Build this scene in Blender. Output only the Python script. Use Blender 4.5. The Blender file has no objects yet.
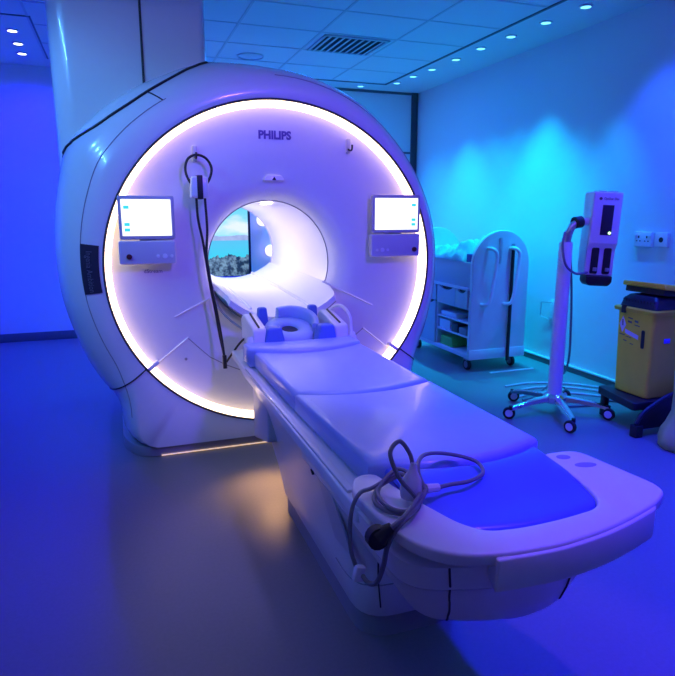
import bpy, bmesh, math, random
from mathutils import Vector, Matrix, noise
PI = math.pi
random.seed(7)
S = bpy.context.scene
COL = S.collection

# ------------------------------------------------------------------ materials
def mat(name, col, rough=0.4, metal=0.0, emit=None, estr=0.0, coat=0.0, trans=0.0, spec=0.5, alpha=1.0):
    m = bpy.data.materials.new(name); m.use_nodes = True
    b = m.node_tree.nodes['Principled BSDF']
    b.inputs['Base Color'].default_value = (*col, 1)
    b.inputs['Roughness'].default_value = rough
    b.inputs['Metallic'].default_value = metal
    b.inputs['Coat Weight'].default_value = coat
    b.inputs['Coat Roughness'].default_value = 0.08
    b.inputs['Transmission Weight'].default_value = trans
    b.inputs['Specular IOR Level'].default_value = spec
    b.inputs['Alpha'].default_value = alpha
    if emit:
        b.inputs['Emission Color'].default_value = (*emit, 1)
        b.inputs['Emission Strength'].default_value = estr
    return m

def mottle(m, scale, amount, bump=0.0, bscale=None):
    """fine procedural variation of the base colour (speckle) and a bump"""
    nt = m.node_tree; b = nt.nodes['Principled BSDF']
    tc = nt.nodes.new('ShaderNodeTexCoord')
    n = nt.nodes.new('ShaderNodeTexNoise'); n.inputs['Scale'].default_value = scale; n.inputs['Detail'].default_value = 4
    nt.links.new(tc.outputs['Object'], n.inputs['Vector'])
    mx = nt.nodes.new('ShaderNodeMix'); mx.data_type = 'RGBA'
    c = b.inputs['Base Color'].default_value[:3]
    mx.inputs[6].default_value = (*[x*(1-amount) for x in c], 1)
    mx.inputs[7].default_value = (*[min(1, x*(1+amount)) for x in c], 1)
    nt.links.new(n.outputs['Fac'], mx.inputs[0])
    nt.links.new(mx.outputs[2], b.inputs['Base Color'])
    if bump:
        n2 = nt.nodes.new('ShaderNodeTexNoise'); n2.inputs['Scale'].default_value = bscale or scale
        nt.links.new(tc.outputs['Object'], n2.inputs['Vector'])
        bp = nt.nodes.new('ShaderNodeBump'); bp.inputs['Strength'].default_value = bump; bp.inputs['Distance'].default_value = 0.01
        nt.links.new(n2.outputs['Fac'], bp.inputs['Height'])
        nt.links.new(bp.outputs['Normal'], b.inputs['Normal'])
    return m

M = {}
M['white'] = mottle(mat('white_plastic', (.80, .80, .82), .32, coat=.25), 30, .02)
M['shell'] = mottle(mat('gloss_white_shell', (.74, .75, .77), .22, coat=.5), 25, .02)
M['bore'] = mat('bore_white', (.86, .86, .87), .3)
M['grey'] = mat('grey_plastic', (.58, .58, .62), .4)
M['hatch'] = mat('hatch_grey', (.60, .60, .64), .35)
M['bezel'] = mat('bezel_grey', (.46, .46, .52), .35)
M['plinth'] = mottle(mat('plinth_grey', (.28, .28, .31), .5), 20, .06)
M['dark'] = mat('dark_seam', (.025, .025, .03), .5)
M['black'] = mottle(mat('black_rubber', (.018, .018, .02), .5), 60, .2)
M['label'] = mat('dark_label', (.03, .03, .055), .3)
M['labeltext'] = mat('label_text', (.25, .25, .32), .4)
M['ink'] = mat('logo_ink', (.10, .07, .30), .4)
M['ring'] = mat('ring_light', (1, 1, 1), .5, emit=(1.0, .70, .38), estr=5.0)
M['borelight'] = mat('bore_light', (1, 1, 1), .5, emit=(1.0, .84, .88), estr=46)
M['footreflect'] = mat('foot_reflection', (1, 1, 1), .5, emit=(1.0, .62, .25), estr=.75)  # glow colour imitates reflected light at the plinth foot
M['screen'] = mat('screen_white', (.02, .02, .02), .2, emit=(.92, .97, 1), estr=1.6)
M['icon'] = mat('screen_icon', (.02, .02, .02), .2, emit=(.05, .75, .9), estr=1.0)
M['vinyl'] = mottle(mat('pale_blue_vinyl', (.36, .45, .90), .36, coat=.15), 9, .03, .08, 14)
M['foam'] = mottle(mat('blue_foam', (.10, .20, .62), .55), 25, .06, .1, 60)
M['cup'] = mottle(mat('light_blue_foam', (.42, .55, .82), .5), 25, .04)
M['cable'] = mat('grey_cable', (.20, .20, .25), .4)
M['clear'] = mat('milky_plastic', (.82, .84, .88), .18, trans=.35)
M['chrome'] = mat('chrome', (.85, .86, .88), .12, metal=1)
M['steel'] = mat('brushed_aluminium', (.62, .64, .68), .3, metal=.9)
M['cart'] = mottle(mat('cart_laminate', (.70, .72, .74), .4), 18, .03)
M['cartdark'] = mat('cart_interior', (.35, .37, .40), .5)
M['drawer'] = mat('drawer_grey', (.52, .54, .58), .4)
M['cloth'] = mottle(mat('pale_cloth', (.40, .52, .52), .85), 12, .22, .3, 80)
M['yellow'] = mottle(mat('yellow_bin_plastic', (.95, .74, .05), .42), 14, .05)
M['yellowlid'] = mat('yellow_lid_plastic', (.80, .62, .03), .4)
M['darkblue'] = mat('navy_plastic', (.010, .013, .035), .45)
M['sticker'] = mat('pale_sticker', (.75, .72, .85), .5)
M['bluesticker'] = mat('blue_sticker', (.16, .12, .9), .5)
M['stickerink'] = mat('sticker_ink', (.12, .11, .10), .5)
M['bag'] = mottle(mat('translucent_bag', (.74, .82, .28), .35, trans=.3), 8, .1, .4, 18)
M['green'] = mat('green_plastic', (.12, .55, .10), .5)
M['bluebox'] = mat('blue_carton', (.06, .07, .32), .5)
M['led'] = mat('green_led', (.1, .8, .2), .3, emit=(.5, 1, .35), estr=3)
M['red'] = mat('dark_red_button', (.10, .015, .02), .35)
M['lensc'] = mat('downlight_cyan_lens', (1, 1, 1), .3, emit=(.22, .95, 1), estr=1.6)
M['lensw'] = mat('downlight_white_lens', (1, 1, 1), .3, emit=(.95, .93, 1), estr=5)
M['globe'] = mat('lamp_globe', (1, 1, 1), .3, emit=(1, .86, .78), estr=1.3)
M['vent'] = mat('vent_grey', (.55, .56, .58), .5)
M['ventdark'] = mat('vent_dark', (.05, .05, .07), .6)
M['trimring'] = mat('white_metal', (.8, .8, .8), .3)
M['paper'] = mat('carton_white', (.7, .72, .75), .6)

wall = mottle(mat('painted_wall', (.74, .75, .77), .6), 2.0, .015, .05, 120)
M['wall'] = wall
M['floor'] = mottle(mat('vinyl_floor', (.205, .20, .20), .42, spec=.4), 70, .10, .03, 200)
M['skirt'] = mat('dark_skirting', (.13, .13, .15), .5)

def ceiling_mat():
    m = mat('ceiling_tiles', (.72, .73, .75), .7)
    nt = m.node_tree; b = nt.nodes['Principled BSDF']
    tc = nt.nodes.new('ShaderNodeTexCoord')
    n = nt.nodes.new('ShaderNodeTexNoise'); n.inputs['Scale'].default_value = 90
    nt.links.new(tc.outputs['Object'], n.inputs['Vector'])
    v = nt.nodes.new('ShaderNodeTexVoronoi'); v.inputs['Scale'].default_value = 160
    nt.links.new(tc.outputs['Object'], v.inputs['Vector'])
    r = nt.nodes.new('ShaderNodeValToRGB')
    r.color_ramp.elements[0].position = .05; r.color_ramp.elements[0].color = (.45, .46, .48, 1)
    r.color_ramp.elements[1].position = .16; r.color_ramp.elements[1].color = (.72, .73, .75, 1)
    nt.links.new(v.outputs['Distance'], r.inputs['Fac'])
    nt.links.new(r.outputs['Color'], b.inputs['Base Color'])
    bp = nt.nodes.new('ShaderNodeBump'); bp.inputs['Strength'].default_value = .1
    nt.links.new(n.outputs['Fac'], bp.inputs['Height']); nt.links.new(bp.outputs['Normal'], b.inputs['Normal'])
    return m
M['ceil'] = ceiling_mat()

def seaview_mat(z0, z1):
    """back-lit picture of a bay: sky with clouds, distant hills, turquoise sea, dark shrubs"""
    m = mat('backlit_sea_view', (.01, .01, .01), .3)
    nt = m.node_tree; b = nt.nodes['Principled BSDF']; L = nt.links.new
    tc = nt.nodes.new('ShaderNodeTexCoord'); sp = nt.nodes.new('ShaderNodeSeparateXYZ')
    L(tc.outputs['Object'], sp.inputs[0])
    def math_(op, a, bb):
        n = nt.nodes.new('ShaderNodeMath'); n.operation = op
        for i, x in enumerate((a, bb)):
            if isinstance(x, (int, float)): n.inputs[i].default_value = x
            else: L(x, n.inputs[i])
        return n.outputs[0]
    def ns(scale, sx=1, sz=1, detail=5):
        mp = nt.nodes.new('ShaderNodeMapping'); mp.inputs['Scale'].default_value = (sx, 1, sz)
        L(tc.outputs['Object'], mp.inputs['Vector'])
        n = nt.nodes.new('ShaderNodeTexNoise'); n.inputs['Scale'].default_value = scale; n.inputs['Detail'].default_value = detail
        L(mp.outputs[0], n.inputs['Vector']); return n.outputs['Fac']
    def ramp(f, stops):
        r = nt.nodes.new('ShaderNodeValToRGB'); e = r.color_ramp.elements
        while len(e) < len(stops): e.new(.5)
        for k, (p, c) in zip(e, stops): k.position = p; k.color = (*c, 1)
        L(f, r.inputs['Fac']); return r.outputs['Color']
    def mix(f, a, c):
        x = nt.nodes.new('ShaderNodeMix'); x.data_type = 'RGBA'
        L(f, x.inputs[0])
        for i, q in ((6, a), (7, c)):
            if isinstance(q, tuple): x.inputs[i].default_value = (*q, 1)
            else: L(q, x.inputs[i])
        return x.outputs[2]
    z = sp.outputs['Z']
    sky = ramp(math_('MULTIPLY', math_('SUBTRACT', z, 1.17), 1.4), [(0, (.30, .72, .9)), (1, (.02, .55, .80))])
    cloud = ramp(math_('ADD', ns(2.2, .8, 2.0), math_('MULTIPLY', math_('ABSOLUTE', math_('SUBTRACT', z, 1.31), 0), -1.2)), [(.33, (0, 0, 0)), (.50, (1, 1, 1))])
    sky = mix(cloud, sky, (.72, .82, 1.0))
    hill = math_('LESS_THAN', z, math_('ADD', 1.10, math_('MULTIPLY', ns(2.5), .20)))
    c = mix(hill, sky, mix(ns(14), (.16, .25, .60), (.50, .58, .85)))
    sea = ramp(math_('MULTIPLY', math_('SUBTRACT', z, .85), 3.2), [(0, (.03, .62, .80)), (1, (.10, .50, .80))])
    c = mix(math_('LESS_THAN', z, 1.145), c, sea)
    bush = math_('LESS_THAN', z, math_('ADD', .72, math_('MULTIPLY', ns(7, 1, .6, 8), .44)))
    c = mix(bush, c, ramp(ns(22, 1, 1, 6), [(.42, (.01, .03, .07)), (.70, (.20, .34, .50))]))
    c = mix(math_('LESS_THAN', z, .69), c, (.0, .01, .55))
    L(c, b.inputs['Emission Color']); b.inputs['Emission Strength'].default_value = 1.15
    return m

# ------------------------------------------------------------------ mesh helpers
def newbm(): return bmesh.new()

def finish(name, bm, m, parent=None, world=True, smooth=35):
    """links a bmesh as ONE mesh object; `world` geometry is moved into the parent's frame"""
    me = bpy.data.meshes.new(name)
    bmesh.ops.recalc_face_normals(bm, faces=bm.faces)
    if parent is not None and world:
        off = Vector((0, 0, 0)); p = parent
        while p is not None: off += p.location; p = p.parent
        bmesh.ops.translate(bm, verts=bm.verts, vec=-off)
    bm.to_mesh(me); bm.free()
    for x in (m if isinstance(m, (list, tuple)) else [m]): me.materials.append(x)
    for p in me.polygons: p.use_smooth = smooth > 0
    if smooth > 0: me.set_sharp_from_angle(angle=math.radians(smooth))
    o = bpy.data.objects.new(name, me); COL.objects.link(o)
    if parent is not None: o.parent = parent
    return o

def box(bm, lo, hi, bev=0.0, seg=2, rot=None, mi=0):
    c = [(a+b)/2 for a, b in zip(lo, hi)]; s = [abs(b-a) for a, b in zip(lo, hi)]
    t = newbm(); bmesh.ops.create_cube(t, size=1)
    bmesh.ops.scale(t, vec=s, verts=t.verts)
    if bev: bmesh.ops.bevel(t, geom=t.edges[:], offset=bev, segments=seg, affect='EDGES', profile=.5)
    if rot is not None: bmesh.ops.transform(t, matrix=rot.to_4x4(), verts=t.verts)
    bmesh.ops.translate(t, vec=c, verts=t.verts)
    merge(bm, t, mi); return bm

def merge(bm, t, mi=0):
    base = len(bm.verts)
    vs = [bm.verts.new(v.co) for v in t.verts]
    t.verts.index_update()
    for f in t.faces:
        try:
            g = bm.faces.new([vs[v.index] for v in f.verts]); g.material_index = mi if mi else f.material_index
        except ValueError: pass
    t.free()

def loft(bm, rings, closed=True, cap0=False, cap1=False, mi=0):
    R = [[bm.verts.new(p) for p in r] for r in rings]
    n = len(R[0])
    for a, b in zip(R, R[1:]):
        for i in range(n if closed else n-1):
            j = (i+1) % n
            f = bm.faces.new((a[i], a[j], b[j], b[i])); f.material_index = mi
    if cap0: bm.faces.new(list(reversed(R[0]))).material_index = mi
    if cap1: bm.faces.new(R[-1]).material_index = mi
    return bm

def smooth_path(pts, n=8, closed=False):
    P = [Vector(p) for p in pts]; out = []
    k = len(P)
    segs = k if closed else k-1
    for i in range(segs):
        p1, p2 = P[i], P[(i+1) % k]
        p0 = P[i-1] if (closed or i > 0) else p1*2-p2
        p3 = P[(i+2) % k] if (closed or i+2 < k) else p2*2-p1
        for j in range(n):
            t = j/n
            out.append(.5*((2*p1)+(p2-p0)*t+(2*p0-5*p1+4*p2-p3)*t*t+(3*p1-p0-3*p2+p3)*t**3))
    if not closed: out.append(P[-1])
    return out

def tube(bm, pts, r, n=8, closed=False, smooth=0, mi=0):
    if smooth: pts = smooth_path(pts, smooth, closed)
    P = [Vector(p) for p in pts]; k = len(P); rings = []
    prev = None
    for i, p in enumerate(P):
        a = P[i-1] if (i > 0 or closed) else p
        b = P[(i+1) % k] if (i < k-1 or closed) else p
        d = (b-a).normalized()
        if prev is None:
            x = d.orthogonal().normalized()
        else:
            x = (prev - d*prev.dot(d)).normalized()
        prev = x; y = d.cross(x)
        rr = r[i] if isinstance(r, (list, tuple)) else r
        rings.append([p+(x*math.cos(2*PI*j/n)+y*math.sin(2*PI*j/n))*rr for j in range(n)])
    if closed: rings.append(rings[0])
    if closed:
        R = [[bm.verts.new(p) for p in q] for q in rings[:-1]]; R.append(R[0])
        # align last to first
        for a, b in zip(R, R[1:]):
            for i in range(n):
                j = (i+1) % n
                bm.faces.new((a[i], a[j], b[j], b[i])).material_index = mi
    else:
        loft(bm, rings, True, True, True, mi)
    return bm

def lathe(bm, prof, c=(0, 0, 0), n=24, axis='Z', mi=0, cap=True):
    rings = []
    for r, h in prof:
        q = []
        for j in range(n):
            a = 2*PI*j/n; x, y = r*math.cos(a), r*math.sin(a)
            v = (x, y, h) if axis == 'Z' else ((x, h, y) if axis == 'Y' else (h, x, y))
            q.append(Vector(v)+Vector(c))
        rings.append(q)
    return loft(bm, rings, True, cap, cap, mi)

def roundpoly(pts, rad, seg=5):
    """2D polygon with rounded corners; rad a number or one per corner"""
    out = []; k = len(pts)
    for i in range(k):
        p = Vector((*pts[i], 0)); a = Vector((*pts[i-1], 0)); b = Vector((*pts[(i+1) % k], 0))
        r = rad[i] if isinstance(rad, (list, tuple)) else rad
        if r <= 0: out.append((p.x, p.y)); continue
        u = (a-p); v = (b-p); la, lb = u.length, v.length; u.normalize(); v.normalize()
        d = min(r, la*.48, lb*.48)
        s, e = p+u*d, p+v*d
        for j in range(seg+1):
            t = j/seg; q = s*(1-t)**2+p*2*t*(1-t)+e*t*t
            out.append((q.x, q.y))
    return out

def prism(bm, poly, axis, lo, hi, bev=0.0, mi=0):
    """extrudes a 2D outline along an axis. axis X: (y,z); Y: (x,z); Z: (x,y)"""
    def P(q, h): return {'X': (h, q[0], q[1]), 'Y': (q[0], h, q[1]), 'Z': (q[0], q[1], h)}[axis]
    if bev:
        c = (sum(p[0] for p in poly)/len(poly), sum(p[1] for p in poly)/len(poly))
        def off(d):
            k = len(poly); res = []
            for i in range(k):
                a, p, b = poly[i-1], poly[i], poly[(i+1) % k]
                tx, ty = b[0]-a[0], b[1]-a[1]; l = math.hypot(tx, ty) or 1
                res.append((p[0]-ty/l*d*sgn, p[1]+tx/l*d*sgn))
            return res
        area = sum(poly[i-1][0]*poly[i][1]-poly[i][0]*poly[i-1][1] for i in range(len(poly)))
        sgn = 1 if area > 0 else -1
        rings = []
        for t in (0, 30, 60, 90):
            rings.append([P(q, lo+bev*(1-math.sin(math.radians(t)))) for q in off(bev*(1-math.cos(math.radians(90-t))))][:] if False else
                         [P(q, lo+bev*(1-math.sin(math.radians(t)))) for q in off(bev*(1-math.cos(math.radians(t))))])
        rings = [[P(q, lo+bev*(1-math.cos(math.radians(t)))) for q in off(bev*(1-math.sin(math.radians(t))))] for t in (0, 30, 60, 90)]
        rings += [[P(q, hi-bev*(1-math.cos(math.radians(t)))) for q in off(bev*(1-math.sin(math.radians(t))))] for t in (90, 60, 30, 0)]
    else:
        rings = [[P(q, lo) for q in poly], [P(q, hi) for q in poly]]
    return loft(bm, rings, True, True, True, mi)

def text_bm(body, size, origin, xdir, ydir, depth=.002, bold=0.0, width=None):
    """lettering as a mesh, laid along xdir / ydir at origin (its lower left corner)"""
    cu = bpy.data.curves.new('lettering', 'FONT'); cu.body = body; cu.size = size
    cu.extrude = depth; cu.offset = bold; cu.resolution_u = 3
    o = bpy.data.objects.new('lettering', cu); COL.objects.link(o)
    dg = bpy.context.evaluated_depsgraph_get(); dg.update()
    me = bpy.data.meshes.new_from_object(o.evaluated_get(dg))
    bpy.data.objects.remove(o); bpy.data.curves.remove(cu)
    bm = newbm(); bm.from_mesh(me); bpy.data.meshes.remove(me)
    xd, yd = Vector(xdir).normalized(), Vector(ydir).normalized(); zd = xd.cross(yd)
    sx = 1
    if width:
        w = max(v.co.x for v in bm.verts)-min(v.co.x for v in bm.verts); sx = width/w
    for v in bm.verts:
        v.co = Vector(origin)+xd*v.co.x*sx+yd*v.co.y+zd*v.co.z
    return bm

from mathutils.bvhtree import BVHTree
def snap(o, pts, out=.0015, sub=6):
    """lays a line of points onto an object's surface (straight legs are subdivided first)"""
    dg = None; off = Vector((0, 0, 0)); p = o
    while p is not None: off += p.location; p = p.parent
    bv = BVHTree.FromPolygons([v.co+off for v in o.data.vertices], [tuple(f.vertices) for f in o.data.polygons])
    P = [Vector(q) for q in pts]; Q = []
    for a, b in zip(P, P[1:]): Q += [a.lerp(b, k/sub) for k in range(sub)]
    Q.append(P[-1]); res = []
    for q in Q:
        loc, nrm, i, d = bv.find_nearest(q)
        n = q-loc
        res.append(loc+(nrm if nrm.dot(Vector((0, 0, 1.5))-loc) > 0 else -nrm)*out)
    return res

def tag(o, label, cat, group=None):
    o['label'] = label; o['category'] = cat
    if group: o['group'] = group
    return o

def thing(name, label, cat, loc, group=None):
    o = bpy.data.objects.new(name, None); COL.objects.link(o); o.location = loc
    o.empty_display_size = .1
    return tag(o, label, cat, group)

def struct(name, bm, m):
    o = finish(name, bm, m); o['kind'] = 'structure'; return o

def copy_tree(o, delta, label):
    c = o.copy(); COL.objects.link(c); c.location = o.location+Vector(delta); c['label'] = label
    for ch in o.children:
        d = ch.copy(); COL.objects.link(d); d.parent = c
        for g in ch.children:
            e = g.copy(); COL.objects.link(e); e.parent = d
    return c

# ------------------------------------------------------------------ room
X0, X1, Y0, Y1, ZC = -2.8, 4.0, -2.2, 7.85, 3.08
struct('floor', box(newbm(), (X0-.1, Y0-.1, -.1), (X1+.1, Y1+.1, 0)), M['floor'])
struct('wall_right', box(newbm(), (X1, Y0-.1, 0), (X1+.1, Y1+.1, ZC)), M['wall'])
struct('wall_left', box(newbm(), (X0-.1, Y0-.1, 0), (X0, Y1+.1, ZC)), M['wall'])
struct('wall_back', box(newbm(), (X0, Y1, 0), (X1, Y1+.1, ZC)), M['wall'])
struct('wall_front', box(newbm(), (X0, Y0-.1, 0), (X1, Y0, ZC)), M['wall'])
struct('ceiling', box(newbm(), (X0-.1, Y0-.1, ZC), (X1+.1, Y1+.1, ZC+.1)), M['ceil'])
# lay-in grid bars and the plasterboard margins of the ceiling
b = newbm()
GX = [-.58+.012, .36, 1.105, 1.85, 2.60]
for x in GX: box(b, (x-.010, Y0, ZC-.005), (x+.010, 7.42, ZC+.01))
y = 7.42
while y > Y0:
    box(b, (-.58, y-.010, ZC-.004), (3.31, y+.010, ZC+.01)); y -= .62
struct('trim_1', b, M['vent'])
b = newbm()
box(b, (3.315, Y0, ZC-.010), (3.338, 7.44, ZC+.01)); box(b, (.2, 7.42, ZC-.010), (3.338, 7.443, ZC+.01))
box(b, (-.56, 5.95, ZC-.008), (-.545, 7.44, ZC+.01)); box(b, (X0, 5.945, ZC-.008), (-.545, 5.96, ZC+.01))
struct('trim_2', b, M['skirt'])
# dark skirting with a thin pale top edge
def skirting(name, lo, hi):
    struct(name, box(newbm(), lo, hi, .004), M['skirt'])
skirting('baseboard_right', (X1-.018, Y0, 0), (X1, Y1, .05))
skirting('baseboard_back', (X0, Y1-.018, 0), (X1-.018, Y1, .10))
struct('trim_3', box(newbm(), (X1-.022, Y0, .05), (X1, Y1, .068), .003), M['trimring'])
# panelled back corner: shadow gap in the corner, joint and head strip
b = newbm(); box(b, (3.90, Y1-.025, .1), (3.985, Y1, ZC)); struct('trim_4', b, M['ventdark'])
b = newbm(); box(b, (3.05, Y1-.012, 2.285), (3.90, Y1, 2.31)); box(b, (2.3, Y1-.016, ZC-.03), (3.98, Y1, ZC)); struct('trim_5', b, M['skirt'])
struct('trim_6', box(newbm(), (3.25, 4.722, 0), (3.74, 4.752, .006)), M['trimring'])

# ------------------------------------------------------------------ ceiling fittings
def downlight(x, y, label, lens, group):
    t = thing('downlight', label, 'ceiling light', (x, y, ZC), group)
    finish('trim_bezel', lathe(newbm(), [(.052, -.001), (.054, -.008), (.048, -.012), (.040, -.010), (.040, -.002)], (x, y, ZC), 20), M['trimring'], t)
    finish('lens', lathe(newbm(), [(.039, -.003), (.036, -.009), (.001, -.011)], (x, y, ZC), 20), lens, t)
    return t
RL = [(2.525, 7.63), (3.064, 7.63), (3.42, 7.30), (3.44, 6.894), (3.478, 6.499), (3.496, 6.009), (3.50, 5.543), (3.528, 5.093), (3.556, 4.64), (3.583, 4.197)]
RN = ['round downlight in the back ceiling strip, half hidden above the scanner rim',
      'round downlight in the back ceiling strip, between scanner rim and room corner',
      'round downlight at the corner where the two ceiling strips meet',
      'second downlight along the wall strip counting from the back room corner',
      'third downlight along the wall strip counting from the back room corner',
      'fourth downlight along the wall strip counting from the back room corner',
      'fifth downlight along the wall strip, above the rounded cart end panel',
      'sixth downlight along the wall strip, above the brightest cyan patch of wall',
      'second last downlight of the wall strip before the picture edge',
      'downlight of the wall strip nearest the camera, at the top edge of the picture']
for (x, y), n in zip(RL, RN): downlight(x, y, n, M['lensc'], 'cyan downlights in the ceiling margin')
for (x, y), n in zip([(-.747, 6.437), (-.76, 6.888), (-.776, 7.288)],
                     ['white downlight in the dark blue ceiling, front one of a row of three',
                      'white downlight in the dark blue ceiling, middle one of a row of three',
                      'white downlight in the dark blue ceiling, one of three closest to the back wall']):
    downlight(x, y, n, M['lensw'], 'white downlights over the dark blue corner')
# air diffuser in a tile
t = thing('air_vent', 'square louvred air vent set in a ceiling tile above the scanner', 'vent', (2.2, 5.87, ZC))
VX0, VX1, VY0, VY1 = 1.90, 2.55, 5.60, 6.17
b = newbm()
for lo, hi in (((VX0, VY0), (VX1, VY0+.03)), ((VX0, VY1-.03), (VX1, VY1)), ((VX0, VY0), (VX0+.03, VY1)), ((VX1-.03, VY0), (VX1, VY1))):
    box(b, (*lo, ZC-.014), (*hi, ZC-.001), .003)
finish('frame', b, M['vent'], t)
finish('backing', box(newbm(), (VX0+.03, VY0+.03, ZC-.004), (VX1-.03, VY1-.03, ZC-.001)), M['ventdark'], t)
b = newbm()
for k in range(9):
    xx = VX0+.065+k*.065
    box(b, (xx-.020, VY0+.03, ZC-.016), (xx+.020, VY1-.03, ZC-.011), rot=Matrix.Rotation(-.35, 3, 'Y'))
finish('louvre_slats', b, M['vent'], t)
t = thing('ceiling_speaker', 'round flat speaker grille in a ceiling tile behind the scanner top', 'speaker', (1.43, 6.62, ZC))
finish('rim', lathe(newbm(), [(.14, -.001), (.142, -.008), (.128, -.012), (.126, -.002)], (1.43, 6.62, ZC), 32), M['vent'], t)
finish('grille', lathe(newbm(), [(.126, -.003), (.10, -.009), (.001, -.011)], (1.43, 6.62, ZC), 32), M['grey'], t)

# ------------------------------------------------------------------ scenic panel and lamps behind the bore
t = thing('backlit_picture', 'backlit picture of sea, clouds and shrubs seen through the scanner bore', 'picture', (1.0, Y1-.03, 0))
finish('picture_screen', box(newbm(), (.20, Y1-.05, .45), (1.59, Y1-.03, 2.30)), seaview_mat(.45, 2.3), t)
b = newbm()
box(b, (.17, Y1-.06, .42), (1.62, Y1-.001, .449), .004); box(b, (.17, Y1-.06, 2.301), (1.62, Y1-.001, 2.33), .004)
box(b, (.17, Y1-.06, .42), (.199, Y1-.001, 2.33), .004); box(b, (1.591, Y1-.06, .42), (1.62, Y1-.001, 2.33), .004)
finish('frame', b, M['darkblue'], t)
def wall_lamp(x, z, label):
    t = thing('wall_lamp', label, 'lamp', (x, Y1, z), 'globe lamps beside the backlit picture')
    finish('mount', lathe(newbm(), [(.05, 0), (.05, -.03), (.02, -.035), (.02, -.06)], (x, Y1, z), 20, 'Y'), M['trimring'], t)
    b = newbm(); bmesh.ops.create_uvsphere(b, u_segments=20, v_segments=12, radius=.075); bmesh.ops.translate(b, verts=b.verts, vec=(x, Y1-.125, z))
    finish('globe', b, M['globe'], t)
wall_lamp(1.765, 1.40, 'upper small globe lamp glowing past the far rim of the bore')
wall_lamp(1.865, 1.01, 'lower small globe lamp glowing past the far rim of the bore')

# ------------------------------------------------------------------ MRI scanner
scan = thing('mri_scanner', 'large white MRI scanner with glowing ring light and round bore', 'MRI scanner', (.955, 4.5, 0))
CX, CZ = .955, 1.18
ZB = .068
NA = 180
def lerp(a, c, t): return a+(c-a)*t
OTAB = [(-40, 1.30), (-30, 1.26), (-15, 1.22), (0, 1.19), (10, 1.185), (30, 1.175), (45, 1.18), (60, 1.20), (90, 1.212), (98, 1.235), (106, 1.268), (118, 1.29), (130, 1.325),
        (140, 1.36), (150, 1.392), (158, 1.355), (165, 1.335), (172, 1.32), (180, 1.31), (198, 1.307), (210, 1.322), (220, 1.325), (320, 1.30)]
def interp(tab, a):
    for (a0, v0), (a1, v1) in zip(tab, tab[1:]):
        if a0 <= a <= a1:
            t = (a-a0)/(a1-a0); t = t*t*(3-2*t) if abs(v1-v0) > .02 else t
            return lerp(v0, v1, t)
    return tab[-1][1]
def boxray(a, hw, zb):
    c, s = math.cos(a), math.sin(a)
    r = 9
    if abs(c) > 1e-6: r = min(r, hw/abs(c))
    if s < -1e-6: r = min(r, (CZ-zb)/-s)
    return r
def R_O(a):
    d = math.degrees(a) % 360
    if d > 320: d -= 360
    if 218 < d or d < -38:
        w = boxray(a, 1.0, ZB)
        r = interp(OTAB, d if d <= 220 else 220)
        e = min(abs(d-218), abs(d+38)) if d < 0 or d > 218 else 0
        return w if (218+4 < d or d < -42) else lerp(r, w, .5)
    return interp(OTAB, d)
def R_F(a):
    r = math.hypot((1.050 if math.cos(a) < 0 else 1.042)*math.cos(a), 1.02*math.sin(a))
    d = math.degrees(a) % 360
    if 205 < d < 335: r = max(r, boxray(a, .90, ZB)) if (CZ-ZB)/max(1e-6, -math.sin(a)) > 0 and boxray(a, .90, ZB) > r else r
    if math.sin(a) < 0: r = min(r, (CZ-ZB)/-math.sin(a)) if r*-math.sin(a) > CZ-ZB else r
    return r
def sm(fn):
    v = [fn(2*PI*i/720) for i in range(720)]
    return [sum(v[(i+k) % 720] for k in range(-7, 8))/15 for i in range(720)]
SO, SF = sm(R_O), sm(R_F)
def at(tab, a):
    x = (a % (2*PI))/(2*PI)*720; i = int(x) % 720; t = x-int(x)
    return lerp(tab[i], tab[(i+1) % 720], t)
YF, YD = 3.70, .36
def shell(a, t, out=0.0):
    """point on the front shoulder of the scanner: angle a, t 0 at the ring .. 1 at the widest section"""
    f = t*PI/2
    r = lerp(at(SF, a), at(SO, a), math.sin(f))+out*math.sin(f)
    z = CZ+r*math.sin(a)
    return Vector((CX+r*math.cos(a), YF+YD*(1-math.cos(f))-out*math.cos(f), max(z, ZB-.003)))
AN = [2*PI*i/NA for i in range(NA)]
RC = (.952, 1.160)       # centre of the ring light
KX, KZ = 1.008, .970
def circ(c, r, y):
    kx, kz = (KX, KZ) if c == RC else (1, 1)
    return [Vector((c[0]+r*kx*math.cos(a), y, c[1]+r*kz*math.sin(a))) for a in AN]
rings = [circ(RC, 1.022, YF+.05), circ(RC, 1.022, YF+.004), circ(RC, 1.027, YF)]
rings += [[shell(a, t) for a in AN] for t in (0, .08, .16, .24, .32, .42, .52, .62, .72, .82, .91, 1.0)]
def sec(y, d): return [Vector((CX+(at(SO, a)-d)*math.cos(a), y, max(ZB-.003, CZ+(at(SO, a)-d)*math.sin(a)))) for a in AN]
rings += [sec(4.3, 0), sec(5.2, 0), sec(5.34, .03), sec(5.44, .12), sec(5.46, .3)]
rings += [circ((.935, 1.17), .45, 5.46), circ((.935, 1.17), .40, 5.44)]
finish('housing', loft(newbm(), rings), M['shell'], scan, smooth=40)
# base plinth
pl = roundpoly([(.05, 3.725), (1.86, 3.725), (1.96, 3.95), (1.96, 5.2), (-.05, 5.2), (-.05, 3.95)], [.10, .10, .1, .15, .15, .1], 5)
finish('plinth', prism(newbm(), pl, 'Z', 0.0, .070, .006), M['plinth'], scan)
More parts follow.
